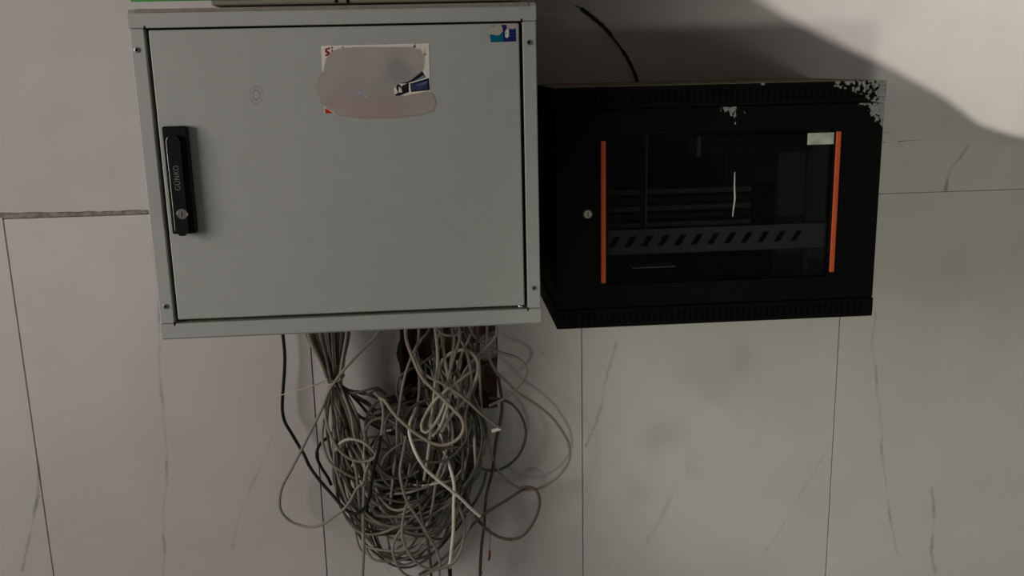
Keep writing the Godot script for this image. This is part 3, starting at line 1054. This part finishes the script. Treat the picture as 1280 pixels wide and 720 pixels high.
	put("post_edge_highlight", mk(at).box(Vector3(P(807, 250, zi).x, P(808, 292, zi).y, zi), Vector3(P(808.6, 250, zi).x, P(808, 168, zi).y, zi + 0.0015)), M.highlight_grey, t)  # bright strip: the post edge's highlight put in as colour
	put("grey_band", mk(at).box(Vector3(P(980, 250, zi).x, yb, zi - 0.05), Vector3(P(1013, 250, zi).x, yt, zi - 0.03)), M.panel_dark, t)  # plate for the slightly paler upright band behind the glass
	put("bracket", mk(at).box(Vector3(P(872, 190, zi).x, P(872, 196, zi).y, zi - 0.01), Vector3(P(876, 190, zi).x, P(872, 171, zi).y, zi)), M.rail, t)
	var pa := P(757, 237, zi)
	var pb := P(940, 234, zi)
	var row := 0.0
	for i in 5:
		var y1 := lerpf(P(850, 235.5, zi).y, P(850, 287, zi).y, i / 5.0)
		var y0 := lerpf(P(850, 235.5, zi).y, P(850, 287, zi).y, (i + 0.62) / 5.0)
		put("patch_panel", mk(at).box(Vector3(pa.x - 0.04, y0, zi - 0.05), Vector3(pb.x, y1, zi - 0.004 * (i % 2)), 0.001), M.inner if i % 2 else M.panel_dark, t)
		row += 1.0
	# cable manager with slanted slots
	var mz := BZ - 0.068
	var ta := (P(760, 289, mz).y + P(1030, 278, mz).y) * 0.5
	var ba := (P(760, 319, mz).y + P(1030, 309, mz).y) * 0.5
	var ms0 := lerpf(ba, ta, 0.30)
	var ms1 := lerpf(ba, ta, 0.74)
	var x0 := P(740, 300, mz).x
	var x1 := P(1034, 295, mz).x
	var cm := mk(at)
	cm.box(Vector3(x0, ba, mz - 0.003), Vector3(x1, ms0, mz))
	cm.box(Vector3(x0, ms1, mz - 0.003), Vector3(x1, ta, mz))
	var prev := x0
	var sl := 0.013
	for i in 12:
		var c := P(767.5 + 20.75 * i, 300, mz).x
		if i == 11:
			c = P(995.5, 296, mz).x
		var l := c - 0.0062
		cm.prism(PackedVector2Array([Vector2(prev - (sl if i > 0 else 0.0) * 0.5, ms0), Vector2(l - sl * 0.5, ms0), Vector2(l + sl * 0.5, ms1), Vector2(prev + (sl if i > 0 else 0.0) * 0.5, ms1)]), mz - 0.003, mz)
		prev = c + 0.0062
	cm.prism(PackedVector2Array([Vector2(prev - sl * 0.5, ms0), Vector2(x1, ms0), Vector2(x1, ms1), Vector2(prev + sl * 0.5, ms1)]), mz - 0.003, mz)
	put("cable_manager", cm, M.rail, t)
	var s0 := P(791, 335.5, BZ - 0.05)
	var s1 := P(845, 333, BZ - 0.05)
	put("shelf_lip", mk(at).box(Vector3(s0.x, s1.y - 0.0012, BZ - 0.09), Vector3(s1.x, s1.y + 0.0006, BZ - 0.05)), M.pale_grey, t)
	put("equipment", mk(at).box(Vector3(P(905, 270, BZ - 0.12).x, P(900, 232, BZ - 0.12).y, 0.06), Vector3(P(985, 180, BZ - 0.12).x, P(900, 190, BZ - 0.12).y, BZ - 0.12), 0.003), M.inner, t)
	put("shelf", mk(at).box(Vector3(BX0 + 0.01, P(850, 340, BZ - 0.12).y - 0.004, 0.06), Vector3(BX1 - 0.01, P(850, 340, BZ - 0.12).y, BZ - 0.12)), M.inner, t)
	for q in [892, 914]:
		put("bolt", mk(at).lathe(P(q, 180, BZ - 0.087), [Vector2(0.006, 0.0), Vector2(0.006, 0.003), Vector2(0.004, 0.004), Vector2(0.0, 0.004)], 12), M.inner, t)
	put("crossbar", mk(at).box(Vector3(P(860, 180, BZ - 0.09).x, P(900, 192, BZ - 0.09).y, BZ - 0.097), Vector3(P(1012, 180, BZ - 0.09).x, P(900, 170, BZ - 0.09).y, BZ - 0.087), 0.001), M.inner, t)

# ---------------------------------------------------------------- what hangs above and the cable in the plaster
func build_above() -> void:
	var z := 0.40
	var a := P(264, 6.5, z)
	var b := P(655, 0.5, z)
	var at := Vector3((a.x + b.x) * 0.5, a.y, 0.0)
	var t := thing("metal_trunking", at)
	tag(t, "olive beige metal box just above the grey cabinet, only its lower edge in view", "box")
	put("body", mk(at).box(Vector3(a.x, (a.y + b.y) * 0.5, 0.0016), Vector3(b.x, a.y + 0.16, z), 0.002), M.enclosure, t)
	for q in [[420, 1.5], [434.5, 1.5]]:
		put("screw", mk(at).lathe(P(q[0], q[1], z), [Vector2(0.0028, -0.001), Vector2(0.0026, 0.001), Vector2(0.0, 0.0014)], 12), M.hole, t)
	var c := P(163, 1.0, z + 0.004)
	var d := P(325, 0.6, z + 0.004)
	var g := put("sign_board", mk().box(Vector3(c.x, (c.y + d.y) * 0.5, z), Vector3(d.x, c.y + 0.12, z + 0.004), 0.0008), M.green)
	tag(g, "green strip of a sign board at the top edge over the grey cabinet", "sign")
	# the black cable half sunk in the plaster above the black cabinet
	var px := [719, 7, 727, 11, 741, 22, 755, 34, 767, 48, 776, 60, 784, 72, 790, 84, 795, 96, 798, 112]
	var pts := PackedVector3Array()
	for i in range(0, px.size(), 2):
		pts.append(P(px[i], px[i + 1], 0.004))
	var path := smooth(pts, 0.006)
	var rad := PackedFloat32Array()
	var rng := RandomNumberGenerator.new()
	rng.seed = 8
	for i in path.size():
		var u := float(i) / (path.size() - 1)
		var r := 0.0012 if u < 0.06 else (0.0038 if u < 0.45 else (0.0020 if u < 0.62 else 0.0034))
		rad.append(r * rng.randf_range(0.85, 1.12))
	var k := mk(path[0])
	k.tube(path, rad, 8)
	var o := put("power_cable", k, M.cable_black)
	o.position = path[0]
	tag(o, "short frayed black cable curving down the shaded plaster to the black cabinet's top", "cable")

# ---------------------------------------------------------------- the tangle of cables
func build_cables() -> void:
	var r := 0.0031
	# black cables beside the tangle
	cable([352, 405, 354, 422, 356, 445, 355.5, 465, 354, 485, 353, 512, 356, 527, 364, 541, 374, 558, 380.5, 569, 387, 583, 400, 601, 415, 618, 427, 632, 441, 642, 452, 638, 460, 627, 464, 607, 467, 585, 472, 567, 476, 545], [0.03, 0.03, 0.04, 0.10, 0.165, 0.165], 0.0036, M.cable_black, "black cable hanging apart from the tangle and curling back into it near its foot", "", "power_cable")
	cable([416, 541, 408, 548, 402, 553, 397, 561, 396, 570, 399, 579, 404, 588, 410, 597, 414, 606], [0.08, 0.10, 0.08], 0.0034, M.cable_black, "short black cable arched over the edge of the tangle", "", "power_cable")
	# cables that can be followed one by one
	cable([473, 414, 455, 435, 443, 448, 432, 460, 421, 474, 412, 487, 405, 504, 400, 516, 392, 532, 376, 564, 363, 589, 353, 608, 349.5, 625, 352, 640, 364, 652, 380, 657.5, 392, 658.5, 405, 654.5, 417, 646, 430, 636, 439, 624, 446, 611, 455, 603], [0.10, 0.13, 0.13, 0.06, 0.06, 0.14, 0.14], r, M.cable, "grey cable crossing over the zip tie and looping out past the black cable")
	cable([414, 484, 408, 500, 407, 520, 410, 535, 416, 550, 426, 565, 441, 575, 456, 577, 467, 573, 474, 557, 478, 533, 479, 515, 476, 500, 468, 490], [0.12, 0.14, 0.15, 0.14], r, M.cable, "grey cable making a deep loop in front of the tied strands")
	cable([413, 500, 407, 518, 404, 532, 402.5, 545, 405, 560, 412, 577, 427, 589, 446, 598, 468, 600, 490, 598], [0.09, 0.13, 0.13, 0.1], r, M.cable, "grey cable bowing outside the tied strands and sweeping inward beneath them")
	cable([420, 563, 422, 558, 428, 552, 437, 549, 450, 551, 460, 557, 466, 563, 470, 571, 468, 580], [0.12, 0.15, 0.15, 0.12], 0.0033, M.cable_pale, "pale cable arching like a small bridge over the tied strands")
	cable([507, 413, 507.5, 422, 511, 435, 517, 450, 522, 462, 530, 475, 547, 492, 557, 502, 568, 513, 577, 523, 579.5, 535, 575, 546, 566, 553, 555, 556.5, 542, 554.5, 527, 546.5, 511, 535, 497, 522, 487, 510, 480, 500, 473.5, 497], [0.10, 0.15, 0.17, 0.18, 0.19, 0.18], 0.0036, M.cable_tan, "tan cable with a large open curl across the front of the tangle, its end bare")
	cable([522, 505, 516, 520, 512.5, 530, 511.5, 540, 513, 548, 517, 560, 523, 573, 532, 586, 545, 598, 560, 610, 575, 622, 587, 634, 600, 645.5], [0.08, 0.15, 0.18, 0.17, 0.15], 0.0036, M.cable_white, "thick cream cable slanting down across the front of the tangle from the tan curl")
	cable([552, 414, 556, 450, 561, 480, 557, 500, 552, 515, 546, 526, 539, 536, 532, 541, 527.5, 538, 527, 529], [0.10, 0.15, 0.16, 0.15], 0.0034, M.cable_pale, "pale cable ending in a short upturned hook inside the tan curl")
	cable([566, 474, 562, 490, 560, 506, 555.5, 520, 551, 532, 545, 540, 541, 545], [0.14, 0.16, 0.15], 0.0034, M.cable_pale, "short pale cable running just beside the hooked one, inside the tan curl")
	cable([598, 461, 586, 466.5, 574, 476, 565, 482.5, 556, 489.5, 547, 497, 538, 508, 531, 520, 527, 530], [0.11, 0.15, 0.16, 0.13], 0.0034, M.cable_pale, "pale cable slanting down behind the tan one from the cream arch")
	cable([541, 520, 545, 489, 547, 472, 550, 459, 556, 447, 567, 440, 579, 437, 589, 441, 596, 450, 597.5, 460, 596, 470, 590, 483, 585, 496, 573, 509, 562, 522, 552, 540], [0.08, 0.11, 0.12, 0.12, 0.11], 0.0042, M.cable_pale, "thick cream cable forming a round arch in front of the broken hole")
	cable([523.5, 413, 522, 429, 517, 440, 512, 452, 507, 467, 502, 489, 499, 511, 496, 530, 496, 555, 492, 590, 488, 630], [0.10, 0.12, 0.11], 0.0029, M.cable, "thin grey cable falling straight at the edge of the hole")
	cable([536, 413, 527, 424, 520, 437, 519, 452, 524, 470, 523, 500, 517, 540, 513, 580, 505, 620], [0.08, 0.09, 0.1], r, M.cable, "grey cable bending once at the upper edge of the hole before falling")
	cable([544, 411, 546, 427, 547, 441, 547, 455, 544, 480, 540, 520, 536, 560, 530, 600], [0.11, 0.13, 0.12], 0.0034, M.cable_pale, "pale cable hanging down the middle of the hole")
	cable([562, 411, 555, 427, 546, 440, 535, 449, 524, 456, 509, 464, 500, 471, 496, 481, 496, 490, 500, 504, 506, 524], [0.09, 0.10, 0.11, 0.10], r, M.cable_dark_shade, "dark grey cable crossing the hole and turning down beyond its edge")
	cable([547, 412, 551, 416, 556, 418.5, 563, 419.5, 571, 418.5, 578, 414], [0.12, 0.13, 0.12], r, M.cable, "grey cable sagging briefly under the cabinet's bottom edge")
	cable([565, 410, 568, 424, 567, 435, 565, 446, 560, 470, 558, 500, 566, 540, 563, 580], [0.1, 0.12, 0.1], r, M.cable, "grey cable bending over the arch before it drops behind it")
	cable([574, 410, 575, 422, 570, 439, 565, 455, 561, 470, 559, 482, 552, 505, 548, 530], [0.12, 0.14, 0.15, 0.13], r, M.cable, "grey cable slanting across the front of the cream arch")
	cable([569, 410, 576, 425, 582, 437, 587, 455, 589, 470, 588, 490, 582, 520, 585, 560, 578, 600], [0.1, 0.13, 0.12, 0.1], r, M.cable, "grey cable passing through the cream arch and down beside it")
	cable([609, 408, 608.5, 425, 609.5, 439, 613, 451, 621, 465, 634, 478, 646, 490, 660, 499, 676, 510, 690, 522, 700, 535, 709, 550, 712, 562, 711, 576, 704, 588, 690, 602, 672, 611, 655, 612, 644, 608, 634, 601, 624, 590, 617, 577, 613, 560, 610, 540, 604, 522, 596, 505, 591, 494], [0.09, 0.07, 0.05, 0.06, 0.09], r, M.cable, "grey cable making the widest open loop out over the bare tile")
	cable([621, 408, 620, 420, 612, 430, 602, 439, 595, 447, 582, 462, 575, 480, 571, 520], [0.11, 0.1, 0.12], r, M.cable, "grey cable cutting diagonally inward over the hole's plaster lump")
	cable([588, 412, 600, 427, 614, 436, 627, 441, 646, 447.5, 656, 456, 658.5, 466, 652, 478, 642, 489, 630, 498, 620, 503.5, 612, 507], [0.09, 0.08, 0.10, 0.13], r, M.cable, "grey cable looping out over the broken edge and back to a bared white end")
	cable([623, 470, 625, 484, 627.5, 500, 627, 516, 624, 534, 620, 552, 617.5, 572, 616, 588, 612, 604, 608, 620, 606, 640, 605.5, 655, 603, 672, 601, 696, 600, 724], [0.05, 0.06, 0.08, 0.06], 0.0036, M.cable_brown, "dark brown cable hanging straight beside the tangle to below the frame")
	cable([612, 497, 625, 499, 638, 504, 648, 514, 655, 528, 657.5, 542, 654, 558, 645, 573, 632, 584, 620, 588, 606, 587, 594, 580], [0.05, 0.04, 0.05, 0.08], r, M.cable_dark_shade, "dark grey cable bent in a half loop close against the bare tile")
	cable([582, 560, 582.5, 575, 581, 590, 581, 608, 586, 628, 592, 642, 600, 653, 610, 663, 622, 670.5, 635, 674, 648, 672.5, 658, 665, 667, 652, 673, 637, 674.5, 624, 670, 612.5, 661, 608.5, 651, 610], [0.06, 0.09, 0.11, 0.08], 0.0034, M.cable_brown, "brownish cable with a round loop hanging under the widest one")
	cable([656, 611, 650, 614, 631, 626.5, 612, 638, 600, 647, 590, 657, 580, 668, 570, 681, 560, 692, 549, 702, 537, 711, 524, 718], [0.06, 0.10, 0.11, 0.1], 0.0034, M.cable_dark_shade, "dark grey cable slanting down beneath the tangle from the brown loop")
	var w := cable([549, 528, 554, 560, 561, 580, 566, 597, 568, 612, 567, 630, 567, 647, 566.5, 665, 564, 690, 562, 711], [0.08, 0.13, 0.14, 0.13], 0.0036, M.cable_white, "bright cream cable hanging straight down in front to a black tip")
	var tip := P(562, 711, 0.13)
	var e := mk(w.position)
	e.tube(PackedVector3Array([tip + Vector3(0, 0.002, 0), P(562.5, 716, 0.13), P(563, 724, 0.13)]), PackedFloat32Array([0.0046, 0.0046, 0.004]), 10)
	put("cable_end", e, M.cable_black, w)
	cable([464, 572, 460, 582, 456.5, 592, 455, 606, 454.5, 625, 454, 645, 454, 661, 455, 680, 454, 704, 453, 726], [0.13, 0.14, 0.12], r, M.cable, "grey cable dropping alone below the tangle, nearest to the black one")
	cable([507, 545, 504.5, 562, 502, 575, 500, 588, 502, 605, 509, 627, 521, 646, 530, 660, 538, 674, 545, 686, 549.5, 700, 549, 724], [0.13, 0.16, 0.15, 0.13], r, M.cable, "grey cable bowing down the tangle's front and leaving below in a long slant")
	cable([522, 600, 523, 620, 526, 640, 531, 661, 535, 680, 538, 704, 539, 726], [0.11, 0.13, 0.11], r, M.cable_dark_shade, "dark grey cable leaving straight down below the middle of the tangle")
	cable([563, 612, 568, 622, 575, 636, 580, 652, 580, 668, 576, 688, 567, 703, 554, 710, 540, 711.5, 527, 707.5, 516, 698, 507, 684, 503, 672, 503, 656, 506, 638, 512, 620], [0.11, 0.13, 0.15, 0.12], r, M.cable, "grey cable making a pointed oval at the bottom of the tangle")
	cable([512, 650, 500, 664, 493, 676, 491, 690, 495, 703, 504, 716, 518, 722, 534, 717, 550, 708, 566, 694, 578, 676, 588, 656, 596, 630], [0.12, 0.14, 0.12, 0.10], r, M.cable, "grey cable dipping lowest of all under the tangle")
	cable([436, 640, 446, 664, 457, 680, 470, 692, 486, 704, 500, 709, 512, 709, 525, 704, 537, 696, 552, 678, 562, 655], [0.07, 0.05, 0.05, 0.08], 0.0028, M.cable_dark_shade, "thin dark cable sweeping under the tangle close to the tile")
	cable([420, 620, 430, 642, 437, 654, 448, 664.5, 462, 668, 478, 666, 492, 660.5, 506, 655, 525, 640, 540, 620], [0.09, 0.11, 0.12, 0.1], r, M.cable, "grey cable curving along the lower rim of the tangle")
	cable([440, 620, 455, 645, 465, 654, 478, 659.5, 492, 660, 505, 665, 517, 669, 530, 670, 547, 663, 565, 654, 578, 644, 592, 630, 604, 606, 608, 590], [0.08, 0.1, 0.1, 0.08], 0.0033, M.cable_dark_shade, "dark grey cable rising from the lower rim to the brown vertical one")
	# the stripped wire with a red stretch
	var ww := cable([600, 640, 607, 648, 611, 658, 613, 670, 612.5, 680, 612, 688], [0.06, 0.06], 0.0022, M.tie, "thin stripped wire with a red stretch and bare white end beside the brown cable", "", "stripped_wire")
	var e1 := mk(ww.position)
	e1.tube(smooth(PackedVector3Array([P(612, 688, 0.06), P(612.2, 694, 0.06), P(611.2, 700, 0.06)]), 0.004), _same(5, 0.0026, PackedVector3Array([P(612, 688, 0.06), P(612.2, 694, 0.06), P(611.2, 700, 0.06)])), 8)
	put("red_sleeve", e1, mat(base(0.28, 0.05, 0.025), 0.5, 0.3), ww)
	var pp := smooth(PackedVector3Array([P(611.2, 700, 0.06), P(608.5, 706, 0.06), P(605, 712, 0.06), P(603, 718, 0.06)]), 0.004)
	var rr := PackedFloat32Array()
	rr.resize(pp.size())
	rr.fill(0.0022)
	put("bare_end", mk(ww.position).tube(pp, rr, 8), M.cable_white, ww)
	# a long cable with a plug-like pale end
	var lc := cable([521, 440, 525, 460, 536, 471, 550, 478, 567, 488, 584, 501, 600, 516, 613, 526, 625, 535], [0.12, 0.16, 0.17, 0.15], 0.0033, M.cable, "grey cable slanting over the front of the tangle to a cut white end")
	var ce := mk(lc.position)
	ce.tube(PackedVector3Array([P(626, 536, 0.15), P(620, 537.5, 0.15), P(614.5, 539, 0.15)]), PackedFloat32Array([0.0036, 0.004, 0.004]), 10)
	put("cable_end", ce, M.cable_white, lc)
	build_tie()
	build_strands()

func _same(_n: int, r: float, pts: PackedVector3Array) -> PackedFloat32Array:
	var a := PackedFloat32Array()
	a.resize(smooth(pts, 0.004).size())
	a.fill(r)
	return a

func build_tie() -> void:
	var c := P(417, 473.5, 0.075)
	var at := c
	var t := thing("zip_tie", at)
	tag(t, "pale zip tie cinched round strands under the grey cabinet, long tail sticking out", "zip tie")
	var pts := PackedVector3Array()
	for i in 25:
		var a := TAU * i / 24.0
		pts.append(c + Vector3(cos(a) * 0.023, 0.006 * cos(a), sin(a) * 0.034))
	var m := mk(at)
	var rr := PackedFloat32Array()
	rr.resize(25)
	rr.fill(0.0016)
	m.tube(pts, rr, 6)
	put("loop", m, M.tie, t)
	var h := P(408, 475, 0.10)
	put("head", mk(at).box(h - Vector3(0.004, 0.003, 0.003), h + Vector3(0.004, 0.003, 0.003), 0.0008), M.tie, t)
	var tail := smooth(PackedVector3Array([h, P(387, 484, 0.11), P(367, 489.5, 0.11), P(346, 495.5, 0.10)]), 0.01)
	var tr := PackedFloat32Array()
	for i in tail.size():
		tr.append(lerpf(0.0019, 0.0009, float(i) / (tail.size() - 1)))
	put("tail", mk(at).tube(tail, tr, 6), M.tie, t)

# strands that nothing in the photograph tells apart, each its own cable
func build_strands() -> void:
	var rng := RandomNumberGenerator.new()
	rng.seed = 2024
	var tones := [M.cable, M.cable_dark_shade, M.cable_dark_shade, M.cable_dark_shade, M.cable_pale, M.cable]
	var tops := [382, 387, 393, 398, 404, 407, 412, 418, 423, 427, 431, 436, 385, 391, 401, 410, 415, 421, 429, 434, 396, 406, 416, 426, 433, 390, 419, 437]
	for i in tops.size():
		var x: float = tops[i]
		var tx := lerpf(409, 425, (x - 382.0) / 55.0) + rng.randf_range(-1.5, 1.5)
		var z := rng.randf_range(0.055, 0.10)
		var xa := lerpf(408, 452, pow(rng.randf(), 1.3))
		var xb := xa + rng.randf_range(2, 26)
		var yb := rng.randf_range(598, 706)
		var xc := lerpf(xb + 10, 520, rng.randf())
		var xd := rng.randf_range(535, 590)
		var xe := rng.randf_range(520, 602)
		var ye := rng.randf_range(440, 495)
		var pts := [x, 416, lerpf(x, tx, 0.25), 432, lerpf(x, tx, 0.68), 453, tx, 474, lerpf(tx, xa, 0.35), 492, lerpf(tx, xa, 0.85), 520, xa + 2, 548, xb, 585, lerpf(xb, xc, 0.45), lerpf(585, yb, 0.75), xc, yb, lerpf(xc, xd, 0.6), yb - rng.randf_range(2, 18), xd, lerpf(yb, 560, 0.5), xd + rng.randf_range(-5, 14), rng.randf_range(520, 560), lerpf(xd, xe, 0.7), 505, xe, ye]
		cable(pts, [z, z, rng.randf_range(0.04, 0.14), rng.randf_range(0.03, 0.13), rng.randf_range(0.03, 0.12), 0.05, -0.012], rng.randf_range(0.0027, 0.0033), tones[rng.randi() % 6], "grey cable held by the zip tie, one of the strands bundled under the cabinet", "cables held by the zip tie")
	for i in 24:
		var inside := i % 3 != 0
		var x := rng.randf_range(510, 602)
		var xa := rng.randf_range(540, 604)
		var xb := xa + rng.randf_range(-22, 6)
		var yb := rng.randf_range(606, 668)
		var xc := rng.randf_range(480, 540)
		var xd := rng.randf_range(418, 470)
		var xe := rng.randf_range(414, 428)
		var pts := [x, 413, x + rng.randf_range(-12, 12), 440, lerpf(x, xa, 0.6) + rng.randf_range(-6, 6), 475]
		if inside:
			pts = [x, rng.randf_range(435, 490)]
		pts.append_array([xa, 520, xa + rng.randf_range(-3, 6), 555, xb, 595, lerpf(xb, xc, 0.5), lerpf(595, yb, 0.8), xc, yb, lerpf(xc, xd, 0.6), yb - rng.randf_range(2, 16), xd, yb - rng.randf_range(30, 60), lerpf(xd, xe, 0.5) + rng.randf_range(-6, 6), 535, xe, 484, xe + rng.randf_range(-6, 6), 450])
		cable(pts, [-0.012 if inside else rng.randf_range(0.03, 0.11), rng.randf_range(0.03, 0.12), rng.randf_range(0.03, 0.14), rng.randf_range(0.03, 0.12), 0.075, 0.07], rng.randf_range(0.0027, 0.0033), tones[rng.randi() % 6], "grey cable lost among the dense strands falling from the broken hole", "cables falling from the hole")
	# dark strands that bridge from the tie to the hole
	for i in 8:
		var y := rng.randf_range(486, 530)
		var xe := rng.randf_range(512, 566)
		var j := rng.randf_range(-5, 5)
		cable([416 + j * 0.4, 474, 425 + j, 484, 438 + j * 2.0, lerpf(490, y, 0.3), 454 + j * 2.0, lerpf(497, y, 0.75), 472, y + rng.randf_range(-4, 16), 490, y + rng.randf_range(-12, 26), 508, y + rng.randf_range(-16, 6), xe, rng.randf_range(468, 500)], [0.08, rng.randf_range(0.05, 0.12), rng.randf_range(0.04, 0.13), 0.05, -0.01], rng.randf_range(0.0028, 0.0034), M.cable_dark_shade, "dark cable bridging from the zip tie across to the hole behind the tan curl", "dark cables bridging to the hole")
	for i in 20:
		var c := Vector2(rng.randf_range(465, 560), rng.randf_range(535, 615))
		var a := rng.randf_range(18, 62)
		var b := rng.randf_range(24, 62)
		var t0 := rng.randf_range(0, TAU)
		var sweep := rng.randf_range(2.4, 6.6)
		var pts := []
		var n := 12
		for k in n:
			var t := t0 + sweep * k / (n - 1)
			var q := c + Vector2(cos(t) * a * (1.0 + 0.1 * sin(2.0 * t + i)), sin(t) * b) * (1.0 - 0.012 * k)
			q.x = clampf(q.x, 408, 607)
			pts.append(q.x)
			pts.append(clampf(q.y, 424, 690))
		cable(pts, [rng.randf_range(0.03, 0.12), rng.randf_range(0.04, 0.14), rng.randf_range(0.03, 0.12)], rng.randf_range(0.0027, 0.0034), tones[rng.randi() % 6], "grey cable coiled in the dense middle of the tangle", "cables coiled in the tangle")
